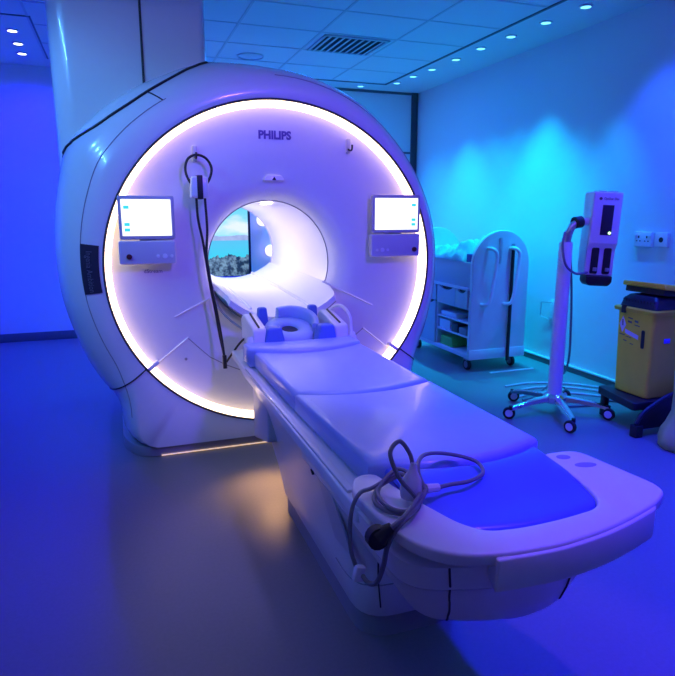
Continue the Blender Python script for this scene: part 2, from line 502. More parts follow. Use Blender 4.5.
# overhead service tower rising to the ceiling
tw = roundpoly([(-.30, 4.055), (.60, 4.055), (.60, 5.1), (-.30, 5.1)], [.14, .05, .05, .14], 7)
lo_edge = lambda x: 1.863+(x+.26)*(2.21-1.863)/(.22+.26) if x < .22 else 2.21+(x-.22)*(2.40-2.21)/(.60-.22)
b = newbm()
loft(b, [[Vector((x, y, lo_edge(x)-.12)) for x, y in tw], [Vector((x+.0, y, 2.5)) for x, y in tw], [Vector((x, y, ZC)) for x, y in tw]], True, True, True)
finish('service_tower', b, M['shell'], scan)
b = newbm()
tube(b, [(.222, 4.052, ZC-.01), (.216, 4.050, 2.10)], .007, 6)
finish('tower_seam', b, M['dark'], scan)
HO = [o for o in scan.children if o.name == 'housing'][0]
JT = smooth_path([(104, .92, 0), (113, .64, 0), (126, .50, 0), (139, .53, 0), (147, .70, 0), (152.5, .95, 0)], 8)
b = newbm(); tube(b, snap(HO, [shell(math.radians(q.x), q.y) for q in JT], .004, 2), .008, 6)
finish('tower_joint', b, M['dark'], scan)
b = newbm(); tube(b, snap(HO, [shell(math.radians(126.5-1.5*k/4), lerp(.49, .27, k/4)) for k in range(5)]), .0045, 6)
finish('shell_seam', b, M['dark'], scan)
# long seam line running round the shoulder, and the joint of the lower cover on both sides
b = newbm(); tube(b, snap(HO, [shell(math.radians(d), .27) for d in range(124, 226, 2)], .001, 2), .0026, 6)
finish('shell_seam', b, M['plinth'], scan)
b = newbm(); tube(b, snap(HO, [shell(math.radians(-d+180), .36) for d in range(90, 226, 3)], .001, 2), .0026, 6)
finish('shell_seam', b, M['plinth'], scan)
for d in (216, -36):
    b = newbm(); tube(b, snap(HO, [circ(RC, 1.034, YF)[int(d % 360/2)]]+[shell(math.radians(d), .02+.98*k/10) for k in range(11)]), .0045, 6)
    finish('shell_seam', b, M['dark'], scan)
# thin glowing line at the plinth foot, imitating a warm reflection
b = newbm(); tube(b, [(.17, 3.720, .007), (1.75, 3.720, .007)], .004, 6); finish('foot_reflection', b, M['footreflect'], scan)
# dark name strip on the shoulder, with small vertical lettering
b = newbm()
n1, n2 = 14, 6
g = []
for i in range(n1+1):
    a = math.radians(lerp(172.8, 187.2, i/n1))
    g.append([shell(a, lerp(.27, .03, j/n2), .004) for j in range(n2+1)])
loft(b, g, False)
ns = finish('name_strip', b, M['label'], scan)
tb = text_bm('Ingenia Ambition', .036, (0, 0, 0), (1, 0, 0), (0, 1, 0), .0002)
for v in tb.verts:
    a = math.radians(174.6)+(v.co.x/1.16); tt = lerp(.19, .10, v.co.y/.03)
    v.co = shell(a, tt, .007)
finish('lettering', tb, M['labeltext'], ns)
# ring light and its dark outer gasket
b = newbm()
loft(b, [circ(RC, 1.020, YF+.004), circ(RC, 1.013, YF+.014), circ(RC, .990, YF+.046), circ(RC, .987, YF+.056)])
finish('ring_light', b, M['ring'], scan)
b = newbm(); tube(b, circ(RC, 1.028, YF-.001), .006, 6, True)
finish('ring_gasket', b, M['dark'], scan)
for d in (216.5, -36.5):
    a = math.radians(d); p = Vector((RC[0]+.998*math.cos(a), YF+.02, RC[1]+.998*KZ*math.sin(a)))
    finish('ring_joint', box(newbm(), p-Vector((.045, .02, .012)), p+Vector((.045, .03, .012)), .004, rot=Matrix.Rotation(-a, 3, 'Y')), M['white'], scan)
# front face, dished into the bore
BC = (.935, 1.17)
def fc(t): return (lerp(RC[0], BC[0], t), lerp(RC[1], BC[1], t))
b = newbm()
loft(b, [circ(RC, .988, YF+.057), circ(fc(.4), .75, YF+.062), circ(fc(.8), .56, YF+.066), circ(fc(1), .505, YF+.074), circ(BC, .46, YF+.096), circ(BC, .43, YF+.135), circ(BC, .413, YF+.175), circ(BC, .405, YF+.205)])
finish('front_face', b, M['white'], scan, smooth=60)
b = newbm()
loft(b, [circ(BC, .404, YF+.205), circ(BC, .40, YF+.22), circ(BC, .392, 4.6), circ(BC, .388, 5.40), circ(BC, .40, 5.44)])
finish('bore_tunnel', b, M['bore'], scan, smooth=60)
b = newbm(); tube(b, [Vector((BC[0]+.403*math.cos(a), YF+.205, BC[1]+.403*math.sin(a))) for a in AN], .003, 6, True)
finish('bore_seam', b, M['plinth'], scan)
b = newbm(); tube(b, [Vector((BC[0]+.391*math.cos(a), 5.42, BC[1]+.391*math.sin(a))) for a in AN], .008, 6, True)
finish('bore_rim', b, M['grey'], scan)
# strip lamps: unseen on the bore side; crown one added as a highlight streak
for d, ya, yb in ((142, 4.50, 5.36), (158, 4.50, 5.36), (172, 4.50, 5.36), (84, 4.02, 4.30)):
    b = newbm(); g = []
    for y in (ya, yb):
        g.append([Vector((BC[0]+.386*math.cos(math.radians(d+k)), y, BC[1]+.386*math.sin(math.radians(d+k)))) for k in (-1.2, -.6, 0, .6, 1.2)])
    loft(b, g, False); finish('bore_light', b, M['borelight'], scan)
# cradle: the curved bed carrier running through the bore and out over the front face
def arc(y, hw, zc, ze, n=16, x0=BC[0]):
    return [Vector((x0+hw*(2*i/n-1), y, zc+(ze-zc)*abs(2*i/n-1)**2.2)) for i in range(n+1)]
b = newbm()
top = [(3.56, .325, .865, .985), (3.60, .335, .872, 1.01), (3.8, .362, .885, 1.04), (4.4, .370, .905, 1.05), (5.42, .362, .925, 1.05)]
T = [arc(*q) for q in top]; Bt = [arc(y, hw+.012, zc-.045, ze-.03) for y, hw, zc, ze in top]
sect = [t+list(reversed(u)) for t, u in zip(T, Bt)]
loft(b, sect, True, True, True)
finish('bed_cradle', b, M['bore'], scan, smooth=50)
for sx in (-1, 1):
    b = newbm(); tube(b, [(BC[0]+sx*.19, y, z) for y, z in ((3.64, .915), (3.8, .925), (4.4, .945), (5.4, .965))], .010, 8)
    finish('cradle_rail', b, M['white'], scan)
    b = newbm(); tube(b, [p+Vector((0, -.006, -.004)) for p in (Bt[0][:6] if sx < 0 else Bt[0][-6:])], .0032, 6)
    finish('cradle_gap', b, M['plinth'], scan)
# ledges and cover joints pressed into the face
def faceline(name, pts, r, m, y=YF+.060): finish(name, tube(newbm(), [(p[0], y, p[1]) for p in pts], r, 6), m, scan)
faceline('face_ledge', [(.30, .872), (.53, .984)], .006, M['white'])
faceline('face_ledge', [(1.25, 1.055), (1.606, .879)], .006, M['white'])
faceline('face_ledge', [(.166, .581), (.371, .736)], .006, M['white'])
faceline('face_ledge', [(1.541, .723), (1.826, .496)], .006, M['white'])
faceline('cover_joint', [(.371, .736), (.44, .665), (.501, .604), (.60, .545), (.72, .49)], .003, M['plinth'])
faceline('cover_joint', [(1.541, .723), (1.46, .659), (1.38, .60), (1.25, .53)], .003, M['plinth'])
finish('bolt_cap', lathe(newbm(), [(.009, YF+.058), (.008, YF+.052), (.001, YF+.051)], (.353, 0, .604), 12, 'Y'), M['plinth'], scan)
# maker's lettering and alignment marker
finish('lettering', text_bm('PHILIPS', .066, (.846, YF+.061, 1.937), (1, 0, 0), (0, 0, 1), 0.002, .0030, .205), M['ink'], scan)
finish('lettering', text_bm('dStream', .030, (.135, YF+.057, 1.146), (1, 0, 0), (0, 0, 1), .001, 0, .105), M['ink'], scan)
b = newbm(); prism(b, roundpoly([(.866, 1.686), (1.006, 1.686), (.985, 1.722), (.887, 1.722)], .012, 4), 'Y', YF+.045, YF+.066, .006)
am = finish('alignment_marker', b, M['white'], scan)
b = newbm(); prism(b, [(.922, 1.692), (.950, 1.692), (.936, 1.714)], 'Y', YF+.042, YF+.047)
finish('pointer', b, M['dark'], am)
# hooks on the face
def hook(x, z):
    b = newbm(); prism(b, roundpoly([(x-.014, z-.035), (x+.014, z-.035), (x+.014, z+.055), (x-.014, z+.055)], .008, 3), 'Y', YF+.045, YF+.063, .003)
    h = finish('hook', b, M['grey'], scan)
    b = newbm(); tube(b, [(x, YF+.05, z-.01), (x, YF+.01, z-.02), (x, YF-.015, z-.015), (x, YF-.02, z+.012)], .006, 8, smooth=5)
    finish('peg', b, M['dark'], h)
hook(.463, 1.825); hook(1.425, 1.90)
# two touch-screen control panels standing off the face
def control_panel(x0, x1, zt, zs, zb, icons_right):
    Yp = YF-.035
    b = newbm(); prism(b, roundpoly([(x0, zs), (x1, zs), (x1, zt), (x0, zt)], .014, 4), 'Y', Yp, YF+.0, .007)
    cp = finish('control_panel', b, M['bezel'], scan)
    b = newbm(); sx0, sx1, sz0, sz1 = x0+.018, x1-.020, zs+.022, zt-.022
    box(b, (sx0, Yp-.003, sz0), (sx1, Yp+.004, sz1))
    ix = sx1-.045 if icons_right else sx0+.012
    for fz in ((.74, .83), (.27, .36), (.12, .21)):
        box(b, (ix, Yp-.0045, lerp(sz0, sz1, fz[0])), (ix+.030, Yp-.002, lerp(sz0, sz1, fz[1])), mi=1)
    finish('touch_screen', b, [M['screen'], M['icon']], cp)
    b = newbm(); prism(b, roundpoly([(x0-.010, zb), (x1-.004, zb), (x1-.004, zs-.006), (x0-.010, zs-.006)], .014, 4), 'Y', Yp-.012, YF+.0, .007)
    finish('key_panel', b, M['grey'], cp)
    kz = zb+.045
    kx = x1-.045 if icons_right else x0+.045
    finish('knob', lathe(newbm(), [(.016, Yp-.012), (.015, Yp-.024), (.001, Yp-.026)], (kx, 0, kz), 16, 'Y'), M['red'], cp)
    b = newbm()
    bx = x0+.03 if icons_right else x1-.105
    for k in range(3):
        lathe(b, [(.010 if k != 1 else .015, Yp-.011), (.009 if k != 1 else .014, Yp-.016), (.001, Yp-.017)], (bx+k*.038, 0, kz), 12, 'Y')
    finish('keys', b, M['white'], cp)
    b = newbm(); box(b, (lerp(x0, x1, .35), YF-.002, lerp(zb, zt, .3)), (lerp(x0, x1, .65), YF+.064, lerp(zb, zt, .65)), .004)
    finish('bracket', b, M['grey'], cp)
control_panel(.014, .322, 1.592, 1.345, 1.205, False)
control_panel(1.562, 1.905, 1.610, 1.365, 1.212, True)

# ------------------------------------------------------------------ headset hanging from the hook
t = thing('headset', 'black hoop headset with white ear pod hanging on the scanner face', 'headset', (.463, 3.68, 1.80))
b = newbm()
hy = 3.676
tube(b, [(.463, hy, 1.822), (.515, hy, 1.805), (.545, hy, 1.755), (.535, hy-.01, 1.70), (.505, hy-.02, 1.655), (.463, hy-.022, 1.65), (.425, hy-.02, 1.66), (.400, hy-.01, 1.71), (.398, hy, 1.76), (.418, hy, 1.803)], .0075, 8, True, 5)
finish('headband', b, M['black'], t)
b = newbm(); prism(b, roundpoly([(.412, 1.578), (.520, 1.578), (.515, 1.700), (.420, 1.700)], .014, 4), 'Y', 3.615, 3.685, .012)
pod = finish('ear_pod', b, M['white'], t)
b = newbm(); box(b, (.452, 3.609, 1.572), (.484, 3.69, 1.706), .004); finish('strap', b, M['black'], pod)
b = newbm(); tube(b, [(.448, 3.65, 1.585), (.452, 3.645, 1.46), (.475, 3.64, 1.32), (.500, 3.635, 1.10), (.528, 3.62, .90), (.545, 3.60, .76), (.56, 3.58, .66), (.562, 3.56, .60)], .0075, 8, smooth=6)
finish('cord', b, M['black'], t)
b = newbm(); tube(b, [(.497, 3.65, 1.585), (.502, 3.645, 1.40), (.492, 3.64, 1.25), (.512, 3.635, 1.06), (.533, 3.62, .92), (.548, 3.60, .80), (.556, 3.575, .70), (.562, 3.56, .61)], .0075, 8, smooth=6)
finish('cord', b, M['black'], t)
b = newbm(); tube(b, [(.562, 3.56, .60), (.60, 3.50, .68), (.645, 3.43, .765), (.69, 3.38, .80), (.715, 3.36, .805)], .0065, 8, smooth=6)
finish('cord', b, M['black'], t)
b = newbm(); tube(b, [(.560, 3.56, .655), (.562, 3.558, .575)], .013, 10); finish('plug', b, M['black'], t)

# ------------------------------------------------------------------ patient table
tab = thing('patient_table', 'long white patient table with curved foot tray docked to the scanner', 'patient table', (.935, 2.3, 0))
TX = .935
# base: side panels lean out to the rail
def basering(z, hw, yf, yb, rf=.13, rb=.04):
    return [Vector((x, y, z)) for x, y in roundpoly([(TX-hw, yf), (TX+hw, yf), (TX+hw, yb), (TX-hw, yb)], [rf, rf, rb, rb], 6)]
b = newbm()
loft(b, [basering(.085, .212, 1.735, 2.80), basering(.10, .220, 1.72, 2.80), basering(.26, .252, 1.70, 2.80), basering(.36, .27, 1.68, 2.86), basering(.50, .305, 1.64, 2.87), basering(.655, .350, 1.58, 2.88)], True, True, True)
finish('pedestal', b, M['white'], tab, smooth=50)
finish('plinth', loft(newbm(), [basering(0, .208, 1.742, 2.79), basering(.085, .210, 1.738, 2.79)], True, True, True), M['plinth'], tab)
b = newbm()
tube(b, [(TX-.213, 1.83, .125), (TX-.2175, 1.83, .19), ], .003, 6)
b.free()
PD = [o for o in tab.children if o.name == 'pedestal'][0]
b = newbm(); tube(b, snap(PD, [(TX-.16, 1.70, .135), (TX-.18, 1.68, .26), (TX-.19, 1.66, .36)]), .0028, 6); finish('base_seam', b, M['dark'], tab)
b = newbm(); tube(b, snap(PD, [(TX-.26, 1.92, .235), (TX-.26, 1.80, .235), (TX-.20, 1.70, .235), (TX-.12, 1.68, .235), (TX+.15, 1.68, .235)]), .0022, 6); finish('base_seam', b, M['plinth'], tab)
# docking bracket at the head end and lower service panel
b = newbm(); prism(b, roundpoly([(2.62, .44), (2.94, .355), (2.94, .655), (2.62, .655)], [.02, .03, .01, .01], 4), 'X', TX-.335, TX+.335, .01)
finish('docking_bracket', b, M['grey'], tab)
def side(y, z):   # a point on the leaning left flank
    tabz = [(.085, .212), (.26, .252), (.36, .27), (.50, .305), (.655, .35)]
    for (a, u), (c, v) in zip(tabz, tabz[1:]):
        if a <= z <= c: return Vector((TX-lerp(u, v, (z-a)/(c-a))-.003, y, z))
b = newbm()
g = [[side(1.86, z) for z in (.38, .50, .62)], [side(1.62, z) for z in (.42, .50, .62)]]
q = [side(1.865, .355), side(1.68, .385), side(1.70, .50), side(1.72, .60), side(1.865, .60)]
b.faces.new([b.verts.new(p) for p in q])
r = bmesh.ops.extrude_face_region(b, geom=b.faces[:]); bmesh.ops.translate(b, verts=[v for v in r['geom'] if isinstance(v, bmesh.types.BMVert)], vec=(.006, 0, 0))
finish('side_hatch', b, M['hatch'], tab)
b = newbm(); tube(b, [side(1.93, .58), side(1.93, .60)], .0055, 10); finish('release_button', b, M['dark'], tab)
# overhanging hull under the foot tray
def hullring(z, hw, yf, r=.16, bow=.03):
    P = roundpoly([(TX-hw, 2.0), (TX-hw, yf+.06), (TX-hw*.55, yf+.006), (TX, yf-bow), (TX+hw*.45, yf+.012), (TX+hw*.80, yf+.12), (TX+hw+.0, 2.0)], [.01, r, .2, .2, .2, .2, .01], 6)
    return [Vector((x, y, z)) for x, y in P]
b = newbm()
loft(b, [hullring(.455, .20, 1.26), hullring(.458, .235, 1.20), hullring(.47, .262, 1.165), hullring(.50, .285, 1.135), hullring(.56, .315, 1.11), hullring(.615, .345, 1.095), hullring(.62, .35, 1.09)], True, True, True)
finish('hull', b, M['white'], tab, smooth=50)
b = newbm(); loft(b, [hullring(.622, .343, 1.10), hullring(.625, .352, 1.085), hullring(.690, .362, 1.075), hullring(.694, .355, 1.085)], True, True, True)
col = finish('collar', b, M['white'], tab, smooth=50)
HU = [o for o in tab.children if o.name == 'hull'][0]
b = newbm(); tube(b, snap(HU, [(TX-.262, 1.08, .615), (TX-.243, 1.11, .53), (TX-.225, 1.16, .468)]), .0028, 6); finish('hull_seam', b, M['dark'], tab)
b = newbm(); tube(b, snap(col, [(TX-.268, 1.08, .685), (TX-.262, 1.08, .63)]), .0028, 6); finish('hull_seam', b, M['dark'], tab)
b = newbm(); tube(b, snap(HU, [(TX+.085, 1.08, .612), (TX+.095, 1.10, .53), (TX+.10, 1.14, .49)]), .0028, 6); finish('hull_seam', b, M['dark'], tab)
finish('bolt_cap', lathe(newbm(), [(.008, 1.066), (.007, 1.058), (.001, 1.057)], (TX-.145, 0, .665), 12, 'Y'), M['dark'], tab)
# table top with side rails
tp = roundpoly([(TX-.365, 1.42), (TX+.365, 1.42), (TX+.385, 3.0), (TX+.40, 3.35), (TX+.40, 3.50), (TX-.345, 3.50), (TX-.345, 3.32), (TX-.36, 3.04)], [.02, .02, 0, .02, .04, .04, .02, 0], 4)
finish('table_top', prism(newbm(), tp, 'Z', .652, .700, .008), M['white'], tab)
for s in (-1, 1):
    b = newbm(); box(b, (TX+s*.346-.011, 1.52, .698), (TX+s*.346+.011, 3.02, .710), .004)
    finish('side_rail', b, M['white'], tab)
# foot tray: U-shaped rim, floor, thick front handle
outer = [(.590, 1.50), (.548, 1.41), (.558, 1.27), (.585, 1.12), (.655, 1.04), (.76, 1.012), (.90, 1.002), (1.05, 1.020), (1.17, 1.050), (1.28, 1.085), (1.348, 1.125), (1.362, 1.17), (1.345, 1.30), (1.325, 1.445), (1.205, 1.450)]
inner = [(1.200, 1.41), (1.172, 1.22), (1.146, 1.150), (1.100, 1.112), (.98, 1.098), (.86, 1.096), (.775, 1.110), (.735, 1.165), (.695, 1.30), (.668, 1.42), (.655, 1.50)]
poly = roundpoly(outer+inner, .05, 4)
finish('foot_tray', prism(newbm(), poly, 'Z', .728, .762, .008), M['white'], tab, smooth=40)
finish('tray_floor', prism(newbm(), roundpoly([(.62, 1.47), (.66, 1.12), (.76, 1.07), (1.1, 1.08), (1.2, 1.15), (1.23, 1.45)], .05, 5), 'Z', .694, .728, .004), M['white'], tab)
hp = roundpoly([(.735, 1.006), (.90, .993), (1.05, 1.011), (1.17, 1.041), (1.285, 1.080), (1.30, 1.16), (1.10, 1.115), (.90, 1.085), (.76, 1.08)], [.01, .1, .1, .1, .04, .02, .1, .1, .02], 4)
finish('front_handle', prism(newbm(), hp, 'Z', .668, .752, .006), M['white'], tab)
for (x, y, w) in ((1.245, 1.405, .022), (1.268, 1.335, .034)):
    b = newbm(); lathe(b, [(1, 0), (1, .003), (.8, .0035)], (0, 0, 0), 20)
    bmesh.ops.scale(b, vec=(w, .016, 1), verts=b.verts); bmesh.ops.rotate(b, verts=b.verts, cent=(0, 0, 0), matrix=Matrix.Rotation(-.2, 3, 'Z')); bmesh.ops.translate(b, verts=b.verts, vec=(x, y, .760))
    finish('tray_slot', b, M['plinth'], tab)
# ------------------------------------------------------------------ mattress pads
M['vinylbluelit'] = mottle(mat('blue_lit_vinyl', (.10, .15, .86), .36, coat=.15), 9, .03, .08, 14)  # same vinyl as the other pads, blue light put into the colour
def pad(name, label, x0, x1, ya, yb, sag_a, sag_b, z0, z1f, rad=.03, n=14, tag_cat='mattress'):
    """cushion with curved front (ya) and back (yb) edges; z1f(x,y) = height of its top"""
    P = []; X0_ = x0 if isinstance(x0, list) else [x0, x0]; X1_ = x1 if isinstance(x1, list) else [x1, x1]
    for i in range(n+1):
        u = i/n; P.append((lerp(X0_[0], X1_[0], u), ya-sag_a*4*u*(1-u)))
    for i in range(n+1):
        u = 1-i/n; P.append((lerp(X0_[1], X1_[1], u), yb-sag_b*4*u*(1-u)))
    c = Vector((sum(p[0] for p in P)/len(P), sum(p[1] for p in P)/len(P)))
    def ins(d):
        k = len(P); res = []
        for i in range(k):
            a, p, q = P[i-1], P[i], P[(i+1) % k]
            def nrm(s, e):
                dx, dy = e[0]-s[0], e[1]-s[1]; l = math.hypot(dx, dy) or 1; return Vector((-dy/l, dx/l))
            m_ = nrm(a, p)+nrm(p, q)
            m_ = m_/max(.5, m_.length_squared/2)
            v = Vector(p)+m_*d; res.append(v)
        return res
    rings = []
    for dd, zz in ((.012, 0), (.0, .012), (.0, -.020), (.004, -.010), (.010, -.004), (.020, -.001), (.032, 0)):
        q = ins(dd)
        rings.append([Vector((p.x, p.y, (z0+zz) if len(rings) < 2 else z1f(p.x, p.y)+zz)) for p in q])
    b = newbm(); loft(b, rings, True, True, False)
    # crowned top filled as strips between front and back edge
    last = [v for v in b.verts][-len(P):]
    k = n+1
    rows = [last[:k], list(reversed(last[k:]))]
    m_ = 10
    grid = [rows[0]]
    for j in range(1, m_):
        t = j/m_; r = []
        for i in range(k):
            p = rows[0][i].co.lerp(rows[1][i].co, t); p.z = z1f(p.x, p.y)+.004*math.sin(PI*t)*math.sin(PI*i/n)
            r.append(b.verts.new(p))
        grid.append(r)
    grid.append(rows[1])
    for a, c_ in zip(grid, grid[1:]):
        for i in range(k-1): b.faces.new((a[i], a[i+1], c_[i+1], c_[i]))
    o = finish(name, b, M['vinyl'], smooth=60)
    tag(o, label, tag_cat, 'mattress sections on the patient table'); return o
pad('mattress_pad', 'blue vinyl mattress section next to the head rest', .627, 1.235, 2.255, 3.06, .075, .10, .702, lambda x, y: .790)
pad('mattress_pad', 'middle and longest blue vinyl mattress section on the table', [.640, .628], [1.235, 1.235], 1.515, 2.245, .07, .075, .702, lambda x, y: .790)
def footz(x, y):
    t = max(0, min(1, (1.42-y)/.22)); return .778-.030*t*t*(3-2*t)
pad('mattress_pad', 'foot section of mattress, blue light put in its colour, sunk into the white tray', .685, 1.205, 1.175, 1.502, .055, .065, .729, footz).data.materials[0] = M['vinylbluelit']
# wide apron of the head rest
o = pad('head_mat', 'blue curved apron mat lying in front of the head coil', .600, 1.225, 3.03, 3.17, .115, .03, .703, lambda x, y: .812)
o['group'] = ''; del o['group']; o['category'] = 'mat'

# ------------------------------------------------------------------ head coil base
hc = thing('head_coil', 'white head coil cradle with blue foam cushions at the table end', 'head coil', (.93, 3.30, .70))
b = newbm(); prism(b, roundpoly([(.665, 3.13), (1.205, 3.13), (1.19, 3.50), (.69, 3.50)], .05, 5), 'Z', .700, .770, .01); finish('base', b, M['white'], hc)
for s in (-1, 1):
    b = newbm()
    xc = .93+s*.235
    prism(b, roundpoly([(3.14, .755), (3.49, .755), (3.50, .89), (3.44, .925), (3.16, .875)], [.01, .01, .02, .03, .02], 4), 'X', xc-.04, xc+.04, .012)
    finish('side_wall', b, M['white'], hc)
    b = newbm(); prism(b, roundpoly([(.0, .755), (.135, .755), (.110, .885), (.03, .885)], [.01, .01, .018, .012], 4), 'Y', 3.13, 3.21, .012)
    for v in b.verts: v.co.x = .92+s*(.08+v.co.x)
    finish('cushion', b, M['foam'], hc)
    b = newbm(); prism(b, roundpoly([(.0, .755), (.08, .755), (.07, .95), (.02, .95)], [.01, .01, .015, .012], 4), 'Y', 3.44, 3.49, .01)
    for v in b.verts: v.co.x = .93+s*(.11+v.co.x)
    finish('cushion', b, M['foam'], hc)
    b = newbm(); tube(b, [(xc, 3.19, .883), (xc, 3.42, .924)], .006, 6); finish('latch', b, M['dark'], hc)
# ring cushion with a central hole and a raised back wall, tilted up towards the bore
RCN = Vector((.905, 3.33, .80))
def tilt(bm):
    bmesh.ops.rotate(bm, verts=bm.verts, cent=RCN, matrix=Matrix.Rotation(math.radians(16), 3, 'X')); bmesh.ops.translate(bm, verts=bm.verts, vec=(0, 0, .035)); return bm
b = newbm(); lathe(b, [(.050, .765), (.050, .800), (.058, .812), (.10, .820), (.140, .813), (.152, .79), (.152, .757)], (.905, 3.33, 0), 36, cap=False)
finish('ring_cushion', tilt(b), M['cup'], hc, smooth=60)
b = newbm(); lathe(b, [(.051, .795), (.001, .7955)], (.905, 3.33, 0), 20); finish('ring_hole', tilt(b), M['label'], hc)
b = newbm(); g = []
for k in range(17):
    a = math.radians(-30+135*k/16); h = .868+.012*math.sin(PI*k/16)
    g.append([Vector((.905+r*math.cos(a), 3.33+r*1.05*math.sin(a), z)) for r, z in ((.130, .80), (.133, h-.01), (.140, h), (.160, h), (.167, h-.01), (.170, .757))])
loft(b, g, True, True, True); finish('back_wall', tilt(b), M['cup'], hc, smooth=60)
# rounded connector block and cable loop
b = newbm(); tube(b, [(.655, 3.17, .72), (.652, 3.19, .80), (.652, 3.20, .83)], [.035, .034, .026], 12); finish('connector', b, M['white'], hc)
b = newbm(); tube(b, [(1.232, 3.16, .72), (1.232, 3.17, .80), (1.232, 3.18, .825)], [.026, .024, .016], 12); finish('connector', b, M['white'], hc)
b = newbm(); tube(b, [(1.232, 3.18, .82), (1.235, 3.22, .91), (1.225, 3.32, .955), (1.20, 3.42, .93), (1.17, 3.48, .83), (1.15, 3.49, .74)], .010, 8, smooth=6); finish('cable', b, M['white'], hc)
b = newbm(); tube(b, [(.53, 3.71, 1.00), (.56, 3.65, .92), (.61, 3.57, .86), (.665, 3.47, .82), (.70, 3.40, .80)], .007, 8, smooth=6); finish('cable', b, M['cable'], hc)

# ------------------------------------------------------------------ call bulb with its coiled cable, lying on the tray
cb = thing('call_bulb', 'grey coiled cable with white squeeze bulb draped over the foot tray', 'call bulb', (.66, 1.28, .77))
b = newbm()
cpts = [(.522, 1.30, .600), (.508, 1.31, .66), (.515, 1.325, .745), (.545, 1.345, .785), (.60, 1.385, .775), (.68, 1.39, .800), (.70, 1.33, .785), (.66, 1.24, .775), (.60, 1.24, .772), (.575, 1.31, .772), (.62, 1.385, .775),
        (.70, 1.38, .80), (.69, 1.29, .785), (.635, 1.225, .782), (.59, 1.255, .782), (.60, 1.35, .782), (.68, 1.40, .810), (.708, 1.32, .80), (.66, 1.245, .795)]
tube(b, cpts, .0058, 8, smooth=8); finish('cable', b, M['cable'], cb)
b = newbm()
tube(b, [(.66, 1.245, .795), (.652, 1.25, .81), (.622, 1.27, .85), (.610, 1.30, .905), (.645, 1.32, .925), (.672, 1.315, .89), (.676, 1.30, .855)], .0058, 8, smooth=8); finish('cable', b, M['cable'], cb)
b = newbm()
tube(b, [(.70, 1.275, .80), (.705, 1.33, .835), (.765, 1.41, .835), (.86, 1.45, .81), (.93, 1.41, .795), (.915, 1.34, .79), (.85, 1.305, .79), (.79, 1.30, .792), (.745, 1.29, .795)], .0058, 8, smooth=8); finish('cable', b, M['cable'], cb)
b = newbm(); tube(b, [(.665, 1.29, .78), (.667, 1.291, .80), (.671, 1.295, .83), (.675, 1.299, .85), (.677, 1.30, .87)], [.026, .030, .024, .012, .007], 14); finish('squeeze_bulb', b, M['clear'], cb)
b = newbm(); tube(b, [(.745, 1.29, .795), (.705, 1.285, .80)], [.011, .013], 10); finish('coupling', b, M['sticker'], cb)
b = newbm(); tube(b, [(.70, 1.275, .80), (.66, 1.235, .79), (.62, 1.20, .785), (.578, 1.185, .765), (.556, 1.19, .72), (.553, 1.205, .66), (.545, 1.225, .605), (.537, 1.26, .583), (.530, 1.29, .592)], .0065, 8, smooth=8); finish('cable', b, M['cable'], cb)
b = newbm(); tube(b, [(.675, 1.255, .805), (.635, 1.22, .793), (.60, 1.195, .785), (.572, 1.185, .775), (.555, 1.185, .765)], .0065, 8, smooth=8); finish('cable', b, M['cable'], cb)
b = newbm(); tube(b, [(.563, 1.184, .772), (.550, 1.188, .762), (.536, 1.195, .748)], [.012, .016, .026], 12)
lathe(b, [(.028, -.012), (.028, .012)], (.532, 1.197, .745), 16, 'Y'); finish('plug', b, M['black'], cb)
b = newbm(); box(b, (.510, 1.282, .572), (.538, 1.302, .614), .005, rot=Matrix.Rotation(.25, 3, 'Y')); finish('clip', b, M['white'], cb)

# ------------------------------------------------------------------ coil trolley against the wall
ct = thing('storage_cart', 'white storage cart with rounded end panels and grey drawers by wall', 'cart', (3.36, 5.4, 0))
CXa, CXb = 3.05, 3.665
def endpanel(y0, y1, name):
    P = [(CXa, .13), (CXb, .13)]
    for k in range(0, 25):
        a = PI*k/24; P.append(((CXa+CXb)/2+(CXb-CXa)/2*math.cos(a), 1.02+.315*math.sin(a)))
    b = newbm(); prism(b, P, 'Y', y0, y1, .008); return finish(name, b, M['cart'], ct)
pn = endpanel(4.80, 4.845, 'end_panel'); endpanel(6.02, 6.06, 'end_panel')
b = newbm(); box(b, (CXa-.004, 4.792, .125), (CXb+.004, 4.802, .22), .004); finish('bumper', b, M['cart'], pn)
b = newbm(); prism(b, roundpoly([(3.318, 1.03), (3.352, 1.03), (3.352, 1.27), (3.318, 1.27)], .012, 4), 'Y', 4.788, 4.802, .004); finish('latch_plate', b, M['steel'], pn)
for dx in (0, .245):
    b = newbm()
    tube(b, [(3.20+dx, 4.80, 1.17), (3.20+dx, 4.74, 1.172), (3.225+dx, 4.715, 1.155), (3.245+dx, 4.71, 1.10), (3.225+dx, 4.71, .90), (3.195+dx, 4.715, .70), (3.165+dx, 4.74, .655), (3.155+dx, 4.80, .65)], .017, 10, smooth=5)
    finish('grab_handle', b, M['white'], pn)
